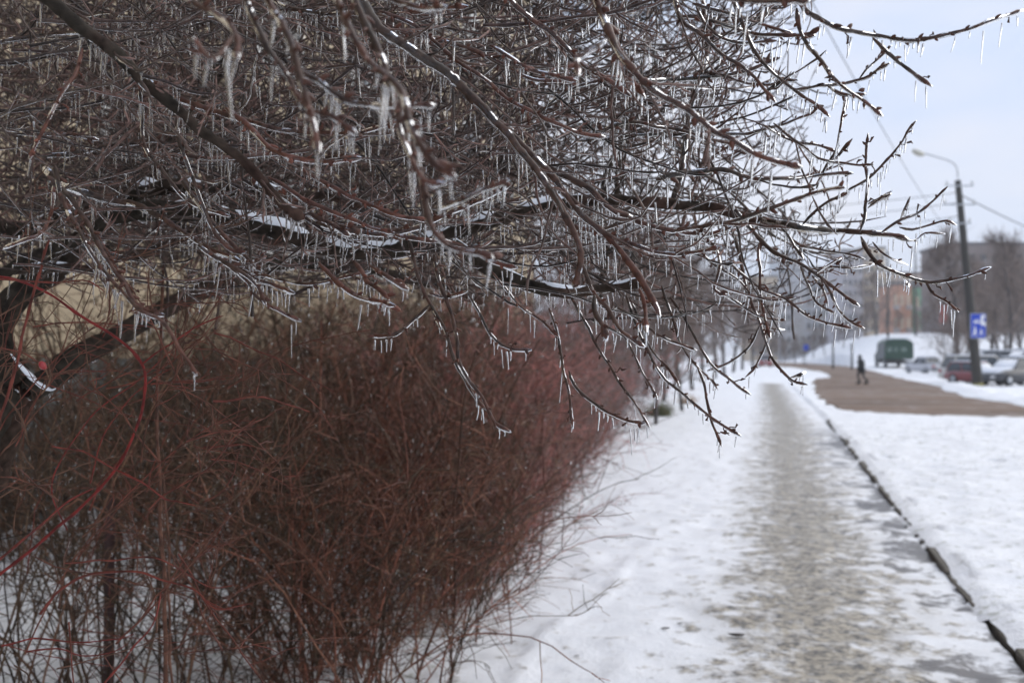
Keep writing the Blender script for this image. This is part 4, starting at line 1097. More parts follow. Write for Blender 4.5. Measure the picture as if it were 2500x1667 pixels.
br([(-80, 690), (0, 668), (60, 640), (120, 610), (180, 592), (240, 600), (280, 622), (350, 620), (430, 592), (480, 580)], 2.7, 2.8, 30, 22, 'limb', tint=.05, snow=.6)
br([(1100, 590), (1150, 625), (1210, 668), (1270, 690), (1340, 705), (1400, 712), (1470, 705), (1530, 696), (1572, 688)], 2.4, 2.35, 36, 24, 'limb', tint=.02, snow=.8, tipknob=False)
br([(100, 300), (140, 262), (200, 220), (280, 150), (360, 110), (440, 85), (500, 60), (600, 40)], 4.6, 5.2, 26, 18, 'limb', tint=0, snow=.95)
br([(620, 320), (760, 300), (850, 300), (930, 320), (1030, 320), (1120, 330)], 4.4, 4.4, 28, 18, 'limb', tint=0, snow=.95)
br([(1150, 0), (1220, 10), (1260, 20), (1400, 60), (1450, 45), (1560, 10)], 4.0, 4.0, 30, 22, 'limb', tint=0, snow=.8)
br([(1460, 740), (1490, 590), (1500, 540), (1510, 380), (1500, 300), (1500, 150), (1495, 0)], 3.6, 3.8, 18, 12, tint=.02)
br([(1640, 495), (1660, 440), (1668, 380), (1680, 300), (1700, 220), (1725, 130), (1718, 0)], 2.6, 2.7, 16, 9, tint=.02)
br([(1470, 480), (1490, 400), (1510, 350), (1508, 280)], 3.0, 3.2, 18, 12, tint=.02)
for pts, w in (([(30, 868), (62, 905), (92, 938), (125, 952), (140, 945)], 30),):
    P, s_q = curve3(pts, 2.93, 2.93, seed=w); n_ = len(P); r_ = w * .5 * 2.93 / F * .55 * np.sin(np.linspace(.15, 3.0, n_)) * (1 + .18 * smooth_noise(n_, 1.5))
    V, Q, T = tubes((P - TB)[None], r_[None], 10, flat=.8); link_mesh('snow_pad', quad_mesh('snow_pad', V, Q), M['snow'], tree)
# big dark branch from the upper left
br([(-10, -120), (60, -50), (115, 0), (190, 60), (260, 110), (320, 165), (370, 215), (430, 262), (480, 310), (560, 365), (600, 398), (640, 440), (690, 500), (740, 530)], 1.7, 1.85, 38, 22, tint=.05)
br([(740, 530), (800, 552), (860, 568), (940, 575), (1000, 560), (1060, 535), (1130, 512), (1190, 482), (1240, 450)], 2.1, 1.9, 17, 12, tint=.35)
br([(325, 160), (370, 200), (420, 235), (500, 265), (590, 290), (680, 318), (790, 322), (880, 318), (970, 298)], 1.95, 1.75, 14, 10, tint=.3)
br([(600, 400), (650, 448), (720, 500), (800, 540), (860, 580)], 2.05, 2.0, 16, 11, tint=.2)
br([(640, 330), (700, 370), (760, 390), (860, 380), (865, 372)], 2.2, 2.1, 13, 10, tint=.1)
br([(545, 265), (600, 305), (660, 362), (720, 392), (790, 398), (880, 382)], 1.75, 1.65, 13, 12, tint=.6)
br([(735, 410), (800, 450), (880, 490), (960, 520), (1050, 540)], 1.9, 1.85, 11, 9, tint=.6)
br([(660, 440), (750, 490), (830, 520), (900, 555), (960, 570)], 1.9, 1.9, 12, 9, tint=.6)
br([(960, 575), (1060, 590), (1130, 600), (1210, 640), (1260, 655)], 1.9, 1.9, 12, 8, tint=.6)
br([(0, 610), (60, 585), (110, 560), (135, 448)], 1.8, 1.8, 10, 8, tint=.6)
# long branches that sweep from the top down to the right
br([(820, -150), (850, -60), (880, 0), (925, 70), (1000, 118), (1080, 175), (1160, 245), (1200, 285), (1240, 330), (1290, 395), (1350, 480), (1400, 560), (1420, 620), (1410, 680), (1400, 700)], 1.8, 1.75, 34, 14, tint=.05)
br([(1170, 265), (1240, 320), (1320, 400), (1380, 480), (1420, 530), (1490, 590), (1540, 650), (1580, 710), (1612, 765)], 1.95, 1.75, 18, 15, tint=.3, tipknob=False)
br([(1290, 388), (1350, 420), (1420, 450), (1460, 480), (1500, 520), (1540, 535)], 2.0, 2.0, 20, 12, tint=.15)
br([(1385, 550), (1440, 560), (1500, 585), (1560, 605), (1620, 620), (1680, 622), (1765, 605)], 2.0, 1.85, 13, 9, tint=.4)
br([(1540, 532), (1600, 555), (1650, 568), (1690, 572), (1740, 565), (1785, 552)], 1.95, 1.9, 12, 9, tint=.45)
br([(1640, 568), (1700, 552), (1800, 535), (1900, 500), (1960, 480), (2062, 452)], 1.95, 1.75, 11, 9, tint=.25)
br([(1420, 640), (1450, 720), (1480, 753), (1508, 797), (1541, 824), (1574, 846)], 1.9, 1.85, 12, 9, tint=.2)
br([(1451, 722), (1457, 767), (1470, 797), (1479, 830)], 1.8, 1.75, 15, 12, tint=.2)
br([(930, 20), (1000, 55), (1060, 110), (1130, 160), (1170, 185), (1230, 230), (1330, 290), (1400, 320), (1478, 340)], 1.85, 1.8, 10, 10, tint=.45)
br([(640, -20), (700, 20), (760, 28), (850, 35), (960, 33), (1050, 25), (1135, 12)], 2.2, 2.0, 12, 10, tint=.25)
br([(940, 55), (1000, 85), (1080, 100), (1150, 118), (1200, 145), (1240, 165), (1300, 190), (1400, 200)], 2.1, 2.1, 12, 8, tint=.35)
# blurred ones close to the lens
br([(780, -140), (815, -10), (848, 60), (900, 150), (960, 200), (985, 235), (1010, 320), (1060, 400), (1112, 437)], 1.15, 1.0, 19, 17, tint=.45)
br([(850, -60), (880, 30), (915, 100), (938, 160), (960, 230), (1000, 340), (1025, 430), (1048, 540), (1100, 600), (1180, 622), (1200, 632)], 1.25, 1.15, 17, 14, tint=.3)
br([(985, 235), (975, 310), (1000, 390), (1040, 450), (1083, 448)], 1.15, 1.1, 13, 11, tint=.65)
br([(600, -160), (650, 0), (690, 70), (715, 130), (735, 200), (760, 300), (778, 365)], 1.15, 1.05, 18, 15, tint=.3)
br([(720, 165), (770, 200), (850, 242), (930, 255), (1068, 258)], 1.2, 1.15, 15, 12, tint=.4)
br([(590, -80), (610, 20), (650, 110), (700, 190), (745, 260), (810, 290), (870, 325)], 1.2, 1.15, 16, 12, tint=.35)
br([(420, -90), (460, 0), (530, 38), (565, 65), (580, 100), (575, 145)], 1.15, 1.05, 16, 14, tint=.35, seed=0) if False else br([(420, -90), (460, 0), (530, 38), (565, 65), (580, 100), (575, 145)], 1.15, 1.05, 16, 14, tint=.35)
br([(575, 80), (540, 120), (505, 140), (470, 95)], 1.05, 1.0, 12, 12, tint=.6)
br([(920, -10), (980, 5), (1040, 20), (1085, 14)], 1.3, 1.2, 13, 13, tint=.6)
br([(1060, 518), (1110, 500), (1200, 460), (1240, 440)], 1.3, 1.25, 10, 9, tint=.55)
# the upper right
br([(1180, -60), (1240, 0), (1300, 50), (1350, 80), (1400, 135), (1440, 175), (1500, 205), (1536, 228)], 1.8, 1.75, 14, 12, tint=.35)
br([(1195, 110), (1250, 145), (1300, 172), (1350, 185), (1405, 196)], 1.75, 1.7, 11, 9, tint=.5)
br([(1430, -80), (1455, 0), (1480, 60), (1510, 130), (1550, 180), (1600, 225), (1680, 270), (1745, 320), (1800, 345), (1860, 380), (1900, 395), (1955, 410)], 1.6, 1.45, 20, 13, tint=.35)
br([(1490, 90), (1530, 160), (1545, 200), (1575, 237)], 1.6, 1.6, 11, 9, tint=.3)
br([(1485, 90), (1440, 125), (1405, 150), (1410, 185)], 1.25, 1.2, 12, 12, tint=.5)
br([(1940, -30), (1965, 22), (2010, 55), (2060, 75), (2130, 86), (2200, 95), (2260, 93), (2310, 86), (2370, 70), (2430, 50), (2492, 25)], 1.75, 1.7, 12, 8, tint=.15)
br([(2133, 92), (2165, 130), (2210, 165), (2240, 185), (2275, 208)], 1.75, 1.7, 10, 8, tint=.15)
br([(1940, 20), (1950, 70), (1975, 115), (2005, 150), (2040, 195), (2090, 235), (2125, 262), (2152, 283)], 1.75, 1.72, 11, 8, tint=.2)
br([(1780, -30), (1800, 30), (1822, 80), (1850, 135), (1880, 170), (1940, 218), (1980, 245), (2022, 283)], 1.9, 1.9, 11, 7, tint=.1)
br([(1940, 222), (2000, 215), (2060, 205), (2110, 190), (2140, 170), (2175, 150)], 1.9, 1.85, 8, 7, tint=.15)
br([(2020, 215), (2060, 230), (2108, 228)], 1.85, 1.8, 8, 9, tint=.25)
br([(2090, 200), (2120, 165), (2155, 130), (2174, 112)], 1.9, 1.9, 6, 5, tint=.1)
br([(1640, -20), (1660, 45), (1700, 75), (1760, 130), (1810, 165), (1850, 205), (1893, 248)], 1.9, 1.85, 12, 8, tint=.2)
br([(1655, 35), (1720, 45), (1790, 65), (1840, 80), (1900, 85), (1990, 85)], 2.0, 2.0, 10, 9, tint=.25)
br([(1690, 10), (1760, 30), (1830, 50), (1900, 70), (1940, 85)], 2.1, 2.1, 9, 7, tint=.2)
br([(1740, -10), (1820, 0), (1900, 5), (1975, 0)], 1.5, 1.4, 16, 14, tint=.3)
br([(1700, 20), (1730, 70), (1790, 100), (1895, 98)], 2.0, 2.0, 9, 7, tint=.2)
br([(1560, 200), (1640, 195), (1720, 188), (1800, 180), (1850, 165), (1905, 140)], 2.3, 2.3, 12, 9, tint=.1)
br([(1700, 175), (1800, 195), (1870, 205), (1950, 195)], 2.3, 2.2, 8, 6, tint=.15)
br([(1700, 320), (1780, 325), (1850, 315), (1920, 300), (1985, 280), (2000, 262)], 2.3, 2.2, 8, 6, tint=.15)
br([(1860, 305), (1905, 330), (1945, 345), (1985, 350), (2040, 368)], 2.2, 2.2, 7, 6, tint=.15)
br([(1885, 300), (1950, 345), (2010, 385), (2060, 398), (2132, 403)], 2.1, 2.1, 7, 5, tint=.15)
br([(1600, 440), (1650, 425), (1750, 415), (1830, 430), (1930, 438), (2010, 430), (2082, 423)], 2.1, 2.1, 14, 6, tint=.1)
br([(1440, 350), (1500, 310), (1560, 300), (1640, 320), (1720, 335), (1800, 358)], 2.1, 2.1, 12, 7, tint=.15)
br([(1400, 345), (1520, 335), (1620, 328), (1680, 305), (1760, 280), (1815, 240)], 2.3, 2.3, 9, 6, tint=.1)
br([(1300, 285), (1380, 225), (1450, 200), (1560, 195)], 2.3, 2.3, 9, 6, tint=.1)
br([(2071, 469), (2126, 430), (2168, 394), (2204, 344), (2232, 295)], 2.2, 2.15, 7, 5, tint=.1)
br([(1960, 545), (2010, 500), (2071, 469)], 2.3, 2.2, 8, 7, tint=.1)
br([(1996, 462), (2016, 416), (2040, 369), (2052, 310), (2067, 238)], 2.2, 2.1, 7, 5, tint=.1)
br([(2035, 390), (2060, 365), (2080, 342)], 2.15, 2.1, 6, 6, tint=.15)
br([(2100, 570), (2117, 521), (2115, 438), (2110, 397), (2117, 329)], 2.2, 2.15, 8, 6, tint=.15)
br([(2118, 495), (2150, 480), (2178, 463)], 2.15, 2.1, 6, 6, tint=.2)
br([(2120, 508), (2140, 490), (2175, 474)], 2.15, 2.1, 7, 7, tint=.2)
br([(2154, 562), (2200, 535), (2237, 521), (2280, 490), (2314, 452)], 2.3, 2.25, 8, 5, tint=.15)
br([(2195, 545), (2208, 512), (2220, 477)], 2.3, 2.25, 5, 5, tint=.2)
br([(2198, 554), (2225, 562), (2250, 558), (2290, 545), (2312, 541), (2333, 549)], 2.3, 2.3, 7, 5, tint=.2)
br([(2190, 582), (2230, 588), (2260, 574), (2300, 574)], 2.3, 2.3, 5, 4, tint=.2)
br([(2100, 577), (2115, 610), (2140, 643), (2175, 662), (2209, 673), (2260, 684), (2306, 682), (2360, 675), (2417, 652)], 2.3, 2.2, 11, 6, tint=.1)
br([(2260, 683), (2280, 712), (2298, 728), (2342, 761)], 2.25, 2.2, 7, 5, tint=.2)
br([(2128, 590), (2165, 625), (2215, 643)], 2.3, 2.3, 6, 5, tint=.2)
br([(2200, 672), (2215, 690), (2222, 700)], 2.3, 2.3, 5, 5, tint=.2)
br([(1790, 500), (1850, 576), (1905, 623), (1988, 668), (2043, 709), (2093, 747)], 2.3, 2.2, 12, 7, tint=.1)
br([(2000, 675), (2028, 720), (2043, 750), (2071, 780), (2112, 800)], 2.2, 2.2, 7, 6, tint=.2)
br([(1780, 640), (1858, 705), (1919, 733), (1960, 766), (2016, 788), (2078, 801)], 2.2, 2.2, 8, 6, tint=.25)
br([(1950, 650), (1969, 700), (1988, 733), (2038, 766)], 2.2, 2.2, 6, 6, tint=.2)
br([(1980, 668), (2003, 700), (2022, 745)], 2.25, 2.2, 7, 5, tint=.3)
br([(1925, 575), (1960, 600), (2000, 608), (2050, 615), (2108, 634)], 2.3, 2.3, 7, 5, tint=.2)
br([(1985, 660), (2050, 655), (2100, 652), (2140, 645)], 2.3, 2.3, 5, 5, tint=.1)
br([(1920, 570), (1940, 600), (1958, 632)], 2.3, 2.3, 8, 6, tint=.1)
br([(1990, 662), (2020, 645), (2050, 632), (2045, 645)], 2.2, 2.2, 6, 7, tint=.2)
br([(1850, 600), (1856, 700), (1866, 760), (1880, 825)], 2.2, 2.15, 7, 7, tint=.45)
br([(1785, 560), (1810, 650), (1832, 735), (1856, 787), (1872, 833), (1891, 880), (1933, 927), (1969, 936)], 2.4, 2.3, 9, 6, tint=.1)
br([(1932, 925), (1950, 915), (1962, 912)], 2.3, 2.3, 6, 7, tint=.2)
br([(1856, 787), (1869, 835), (1847, 895), (1821, 918)], 2.4, 2.4, 6, 4, tint=.1)
br([(1856, 793), (1831, 838), (1789, 880), (1732, 908)], 2.4, 2.4, 6, 5, tint=.1)
br([(1856, 785), (1890, 800), (1915, 805)], 2.4, 2.4, 6, 4, tint=.2)
br([(1740, 700), (1800, 735), (1850, 770), (1890, 780), (1917, 782)], 2.3, 2.3, 7, 5, tint=.2)
br([(1680, 580), (1740, 640), (1800, 680), (1838, 722), (1880, 735), (1940, 728)], 2.3, 2.3, 8, 5, tint=.15)
# drooping lower fringe
br([(1060, 620), (1075, 680), (1100, 760), (1112, 824), (1116, 876), (1141, 922), (1180, 970), (1210, 1030), (1245, 1048)], 1.95, 1.85, 9, 8, tint=.2)
br([(1050, 745), (1085, 800), (1110, 880), (1150, 950), (1185, 995)], 1.95, 1.9, 8, 6, tint=.1)
br([(1000, 580), (1020, 660), (1047, 740), (1075, 800)], 2.0, 1.95, 9, 8, tint=.1)
br([(1047, 745), (1008, 781), (968, 813), (905, 828)], 1.95, 1.9, 8, 8, tint=.2)
br([(1048, 720), (1085, 728), (1140, 712)], 1.95, 1.9, 7, 7, tint=.45)
br([(1345, 750), (1364, 819), (1375, 895), (1389, 958), (1402, 1040)], 2.1, 2.05, 8, 6, tint=.25)
br([(1386, 911), (1402, 939), (1454, 985), (1503, 1015), (1536, 1028), (1571, 1034)], 2.1, 2.0, 9, 7, tint=.2)
br([(1380, 700), (1405, 745), (1440, 813), (1481, 887), (1522, 944), (1557, 990), (1593, 1039)], 2.2, 2.1, 8, 6, tint=.15)
br([(1143, 713), (1176, 772), (1209, 824), (1236, 849), (1293, 851)], 2.0, 1.95, 8, 6, tint=.15)
br([(1200, 660), (1260, 740), (1330, 790), (1365, 822)], 2.1, 2.1, 7, 6, tint=.3)
br([(1440, 780), (1522, 824), (1563, 895), (1604, 971)], 2.3, 2.3, 6, 5, tint=.1)
br([(1530, 720), (1579, 854), (1617, 914), (1672, 963), (1726, 1009), (1808, 1063)], 2.3, 2.2, 8, 6, tint=.15)
br([(1540, 730), (1590, 850), (1640, 900), (1660, 935)], 2.35, 2.3, 6, 6, tint=.2)
br([(1672, 940), (1707, 903), (1724, 971), (1740, 1031), (1765, 1085)], 2.3, 2.25, 5, 5, tint=.3) if False else br([(1704, 895), (1724, 971), (1740, 1031), (1765, 1085)], 2.3, 2.25, 6, 6, tint=.3)
br([(1617, 696), (1642, 773), (1666, 841), (1699, 890), (1740, 930), (1755, 952)], 2.3, 2.3, 7, 5, tint=.15)
br([(1634, 726), (1685, 802), (1740, 884), (1790, 930), (1832, 962)], 2.35, 2.3, 7, 6, tint=.15)
br([(1500, 740), (1585, 800), (1631, 827), (1696, 853)], 2.2, 2.2, 7, 6, tint=.15)
br([(1560, 700), (1572, 750), (1580, 812)], 1.8, 1.75, 10, 11, tint=.6)
br([(1690, 520), (1705, 560), (1745, 600), (1763, 640), (1748, 710), (1778, 722)], 2.3, 2.2, 8, 7, tint=.35)
br([(600, 700), (700, 700), (780, 680), (830, 690), (900, 667)], 2.0, 1.9, 8, 6, tint=.3) if False else br([(560, 640), (640, 665), (700, 685), (800, 687), (895, 665)], 2.0, 1.9, 9, 6, tint=.25)
br([(780, 640), (810, 672), (860, 715), (900, 728), (962, 745)], 1.85, 1.75, 12, 11, tint=.6)
br([(860, 640), (900, 690), (935, 710), (955, 730)], 1.85, 1.8, 11, 10, tint=.5)
br([(900, 648), (950, 680), (995, 702)], 1.75, 1.7, 12, 11, tint=.4)
br([(540, 640), (600, 680), (660, 750), (735, 783)], 1.9, 1.85, 10, 7, tint=.3)
br([(480, 600), (560, 650), (620, 690), (650, 740)], 1.9, 1.85, 12, 9, tint=.15)
br([(560, 640), (650, 690), (715, 712)], 1.95, 1.9, 9, 7, tint=.2)
br([(130, 400), (160, 500), (200, 580), (250, 660), (330, 750), (400, 790), (480, 912)], 1.7, 1.6, 12, 8, tint=.2)
br([(115, 430), (180, 500), (240, 590), (290, 680), (340, 740), (400, 768)], 1.75, 1.7, 14, 11, tint=.2)
br([(440, 440), (480, 500), (540, 560), (600, 620), (640, 660)], 2.0, 1.9, 12, 9, tint=.1)
br([(340, 210), (345, 300), (360, 370), (400, 430), (470, 500), (560, 530)], 2.0, 2.0, 10, 8, tint=.1)
br([(430, 280), (440, 350), (465, 420), (495, 500), (520, 560), (560, 610), (595, 615)], 1.9, 1.9, 11, 8, tint=.15)
br([(0, 100), (60, 90), (200, 80), (330, 65), (440, 60), (520, 45)], 2.3, 2.3, 10, 8, tint=.15)
br([(-60, 108), (30, 98), (150, 80), (240, 70), (340, 62), (440, 58), (500, 42)], 2.4, 2.4, 10, 8, tint=.1)
br([(105, 382), (160, 378), (240, 365), (330, 350), (370, 342), (400, 350), (460, 380), (530, 395)], 2.5, 2.5, 15, 9, tint=.02, snow=.3)
br([(100, 405), (140, 440), (200, 465), (280, 490), (340, 505), (420, 550), (500, 600), (580, 640)], 2.4, 2.2, 20, 10, tint=.1, snow=.4)
br([(0, 170), (110, 160), (200, 130), (300, 200), (500, 280)], 2.6, 2.6, 8, 6, tint=.1) if False else None
br([(200, 122), (180, 180), (140, 250), (110, 310), (70, 390)], 1.7, 1.6, 10, 8, tint=.65)
br([(30, 210), (60, 270), (110, 320), (200, 330), (240, 340)], 2.4, 2.4, 11, 8, tint=.1)

# ---- overhead limbs above the frame, carrying the branches that hang into view
for pts, d0, d1, w0, w1 in (([(40, 930), (-120, 700), (-160, 300), (-60, -50), (200, -160), (600, -190), (1000, -180), (1500, -140), (1960, -60)], 3.05, 1.8, 80, 22),
                            ([(-60, -50), (150, -250), (420, -190), (600, -180), (830, -160)], 2.6, 1.2, 50, 20)):
    br(pts, d0, d1, w0, w1, 'limb', tint=0, snow=.7, icic=False)

# ---- dense fill of finer branchlets
FILL = np.array([(-260, -260), (1960, -260), (1990, 60), (2000, 170), (2010, 300), (2030, 440), (2110, 560), (2130, 640), (2040, 740), (1900, 800), (1800, 850), (1690, 850), (1560, 800), (1420, 770), (1300, 770), (1150, 740), (1000, 720), (800, 720), (650, 740), (400, 720), (200, 700), (-260, 690)], float)
frng = np.random.default_rng(99)
def in_fill(P, frac=.85):
    x, y, d = project(P.reshape(-1, 3)); k = inside(FILL, x, y).reshape(P.shape[:2])
    return k.mean(1) > frac
def density(px, py):
    dn = np.ones(px.shape)
    dn *= 1 - .55 * sstep(1250, 1750, px)
    dn *= 1 - .35 * sstep(520, 740, py) * (px < 1300)
    return dn
def sprays(N, dlo, dhi, Llo, Lhi, w, nlat, shell, tbase, pmax=2000):
    px = frng.uniform(-260, pmax, N * 3); py = frng.uniform(-260, 760, N * 3)
    k = (frng.random(N * 3) < density(px, py)) & inside(FILL, px, py); px, py = px[k][:N], py[k][:N]; N = len(px)
    d = dlo + (dhi - dlo) * frng.random(N)
    th = np.where(frng.random(N) < .62, frng.normal(-.42, .38, N), frng.normal(.15, .45, N))
    th = np.where(frng.random(N) < .10, frng.normal(1.35, .3, N), th)
    th = th - .25 * sstep(400, 750, py) * (px > 900)
    dirs = np.cos(th)[:, None] * RTn + np.sin(th)[:, None] * UPn + frng.normal(0, .35, N)[:, None] * FWn
    L = frng.uniform(Llo, Lhi, N)
    p0 = U(px, py, d) - norm(dirs) * (L * .45)[:, None]
    A = march(p0, dirs, L, 15, .085, grav=.075, lift=.14, rg=frng)
    keep = in_fill(A, .80); A = A[keep]; d = d[keep]; N = len(A); L = L[keep]
    tA = np.clip(frng.normal(tbase, .2, N), 0, 1)
    r0 = w * frng.uniform(.8, 1.35, N)
    rA = r0[:, None] * np.linspace(1, .5, 15)[None] * (1 + .16 * frng.standard_normal((N, 15)).clip(-1, 1.5)); rA[:, -2] *= 1.5; rA[:, -1] *= .3
    out = [(A, rA, tA, d)]
    n1 = N * nlat; i1 = frng.integers(0, N, n1); t1 = frng.uniform(.08, .97, n1)
    p, dd = sidedirs(A, i1, t1, frng.uniform(.45, 1.15, n1), frng, .0)
    L1 = frng.uniform(.05, .34, n1) * L[i1] * 1.1
    B = march(p, dd, L1, 8, .13, grav=.05, lift=.14, rg=frng)
    keep = in_fill(B, .85); B = B[keep]; i1 = i1[keep]; n1 = len(B)
    tB = np.clip(tA[i1] + frng.normal(.08, .2, n1), 0, 1)
    rB = (w * .62 * frng.uniform(.8, 1.3, n1))[:, None] * np.linspace(1, .65, 8)[None] * (1 + .2 * frng.standard_normal((n1, 8)).clip(-1, 1.5)); rB[:, -2] *= 1.6; rB[:, -1] *= .35
    out.append((B, rB, tB, d[i1]))
    n2 = n1 * 3; i2 = frng.integers(0, n1, n2); p, dd = sidedirs(B, i2, frng.uniform(.1, .98, n2), frng.uniform(.5, 1.2, n2), frng)
    S_ = march(p, dd, frng.uniform(.008, .045, n2), 4, .25, rg=frng)
    rS = (w * .42 * frng.uniform(.7, 1.2, n2))[:, None] * np.array([1, .8, 1.5, .4])[None]
    out.append((S_, rS, np.clip(tB[i2] + .2, 0, 1), d[i1][i2]))
    return out
def traced_laterals():
    out = []
    for (o, P, r, s_, d) in BR:
        if not o.name.startswith('branch') or d.mean() < 1.5: continue
        Lt = np.linalg.norm(np.diff(P, axis=0), axis=1).sum()
        nn = int(Lt / .075 * (1.0 if r.mean() > .0045 else .45))
        if nn < 1: continue
        p, dd = sidedirs(P[None], np.zeros(nn, int), frng.uniform(.1, .95, nn), frng.uniform(.35, .9, nn), frng)
        B = march(p, dd, frng.uniform(.04, .26, nn) * (1.0 if P[:, 0].max() < 5 else 1), 8, .12, grav=.06, lift=.14, rg=frng)
        k = in_fill(B, .95); B = B[k]; m_ = len(B)
        if not m_: continue
        rB = np.full((m_, 1), .0022) * frng.uniform(.8, 1.3, (m_, 1)) * np.linspace(1, .65, 8)[None] * (1 + .22 * frng.standard_normal((m_, 8)).clip(-1, 1.5)); rB[:, -2] *= 1.6; rB[:, -1] *= .4
        out.append((B, rB, np.clip(frng.normal(.3, .2, m_), 0, 1), np.full(m_, d.mean())))
        n2 = m_ * 3; p, dd = sidedirs(B, frng.integers(0, m_, n2), frng.uniform(.1, .98, n2), frng.uniform(.5, 1.2, n2), frng)
        S_ = march(p, dd, frng.uniform(.008, .04, n2), 4, .25, rg=frng)
        out.append((S_, .0014 * frng.uniform(.7, 1.2, n2)[:, None] * np.array([1, .8, 1.6, .4])[None], np.full(n2, .5), np.full(n2, d.mean())))
    return out
groups = [sprays(135, 1.95, 2.5, .35, .8, .0028, 6, True, .28), sprays(300, 2.6, 3.4, .5, 1.0, .0034, 7, False, .22), sprays(640, 3.5, 5.4, .6, 1.3, .0040, 9, False, .18), sprays(420, 4.2, 6.4, .7, 1.5, .0046, 10, False, .12, 1050)]
groups[0] += traced_laterals()
twig, coat = Bag(), Bag()
fillcurves = []
for gi, g_ in enumerate(groups):
    for (P, r, t, d) in g_:
        V, Q, T = tubes(P - TB, r, (6, 5, 4, 4)[gi], t); twig.add(V, Q, T)
        if gi == 0:
            lw = P - TB; lw = lw.copy(); lw[:, :, 2] -= r * .9
            V, Q, T = tubes(lw, r * .45 * (1 + .5 * frng.standard_normal(r.shape)).clip(.2, 2), 5); coat.add(V, Q, T)
        if gi < 0:
            V, Q, T = tubes(P - TB - np.array((0, 0, .0003)), np.concatenate([r[:, :1] * .3, r[:, 1:-1] * 1.03 + .00045, r[:, -1:] * 1.2], 1), 6); coat.add(V, Q, T)
        fillcurves.append((P, r, d, gi))
tag(link_mesh('twigs', twig.mesh('twigs'), M['bark_fill'], tree), kind='stuff')
tag(link_mesh('twig_ice', coat.mesh('twig_ice'), M['ice'], tree), kind='stuff')

# ---- icicles
def icicle_batch(p, L, r, lean, S=6):
    n = len(p); ts = np.array([-.05, .04, .16, .45, .8, .95, 1.0]); rs = np.array([.9, 1.7, 1.0, .82, .66, .62, .12])
    P = np.zeros((n, len(ts), 3))
    P[:] = p[:, None, :]
    P[:, :, 2] -= L[:, None] * ts[None]
    P += lean[:, None, :] * (L[:, None] * ts[None] ** 1.5)[:, :, None]
    wob = 1 + .13 * frng.standard_normal((n, len(ts)))
    return tubes(P, r[:, None] * rs[None] * wob, S)
ICM = []
for k_ in range(6):
    V, Q, T = icicle_batch(np.zeros((1, 3)), np.array([1.0]), np.array([.042 + .012 * (k_ % 3)]), np.array([[frng.normal(0, .05), frng.normal(0, .05), 0]]), 8)
    me = quad_mesh('icicle', V, Q); me.materials.append(M['ice']); ICM.append(me)
cand = []
for P, r, d, o in allcurves:
    n = len(P); T_ = norm(np.gradient(P, axis=0)); seg = np.linalg.norm(np.diff(P, axis=0), axis=1).mean()
    big = r.mean() > .009; clus = np.clip(.75 + 1.3 * smooth_noise(n, 7, frng), 0, 2.4)
    for k in range(2, n - 1):
        if abs(T_[k, 2]) > .8: continue
        if frng.random() < seg / (.020 if not big else .022) * clus[k]:
            x, y, dd = project(P[k][None]); cand.append((P[k] - np.array((0, 0, r[k] * .8)), min(.075, frng.gamma(1.6, .0165) + .004), .0012 + frng.random() * .0011, x[0], y[0], dd[0], o))
    k = n - 2; cand.append((P[k] - np.array((0, 0, r[k] * .8)), frng.uniform(.01, .035), .0016, *[q[0] for q in project(P[k][None])], o))
vis = [c for c in cand if 0 < c[3] < 2500 and -60 < c[4] < 1667]
vis.sort(key=lambda c: -c[1] / c[5])
def lean_of(px): return np.array(RTn) * (frng.normal(-.015, .075) - .09 * (px > 1750)) + np.array(FWn) * frng.normal(0, .04)
for c in vis[:300]:
    o = bpy.data.objects.new('icicle', ICM[frng.integers(0, 6)]); COL.objects.link(o); o.parent = c[6]
    o.location = c[0] - TB; L = c[1]; o.scale = (L * 1.1 if L < .03 else .036,) * 2 + (L,)
    ln = lean_of(c[3]); o.rotation_euler = (-ln[1] * -1 * -1, ln[0] * -1, frng.uniform(0, 6.28)) if False else (ln[1], -ln[0], 0)
rest = vis[300:]
ib = Bag()
pc = np.array([c[0] for c in rest]) - TB; Lc = np.array([c[1] for c in rest]); rc = np.array([c[2] for c in rest]); lc = np.array([lean_of(c[3]) for c in rest])
V, Q, T = icicle_batch(pc, Lc, rc, lc, 6); ib.add(V, Q, T)
for P, r, d, gi in fillcurves:
    N, K, _ = P.shape; T_ = norm(np.gradient(P, axis=1))
    if K < 5: continue
    seg = np.linalg.norm(P[:, 1] - P[:, 0], axis=1)
    prob = (np.clip(frng.normal(.6, 1.0, N), 0, 3) * seg)[:, None] / (.065, .12, .30, 1.0)[gi] * (np.abs(T_[:, :, 2]) < .7)
    k = frng.random((N, K)) < prob
    pi = P[k] - TB; pi[:, 2] -= r[k] * .6; n = len(pi)
    x, y, _d = project(pi + TB); v = (x > -100) & (x < 2500) & (y > -150); pi = pi[v]; x = x[v]; n = len(pi)
    L = np.minimum(.07, frng.gamma(1.5, .0145, n) + .003); rr = frng.uniform(.0009, .0023, n) * (1, 1.1, 1.3, 1.3)[gi]
    ln = RTn * (frng.normal(-.015, .08, n) - .07 * (x > 1750))[:, None] + FWn * frng.normal(0, .04, n)[:, None]
    V, Q, T = icicle_batch(pi, L, rr, ln, (6, 5, 4, 4)[gi]); ib.add(V, Q, T)
tag(link_mesh('icicles', ib.mesh('icicles'), M['ice'], tree), kind='stuff')

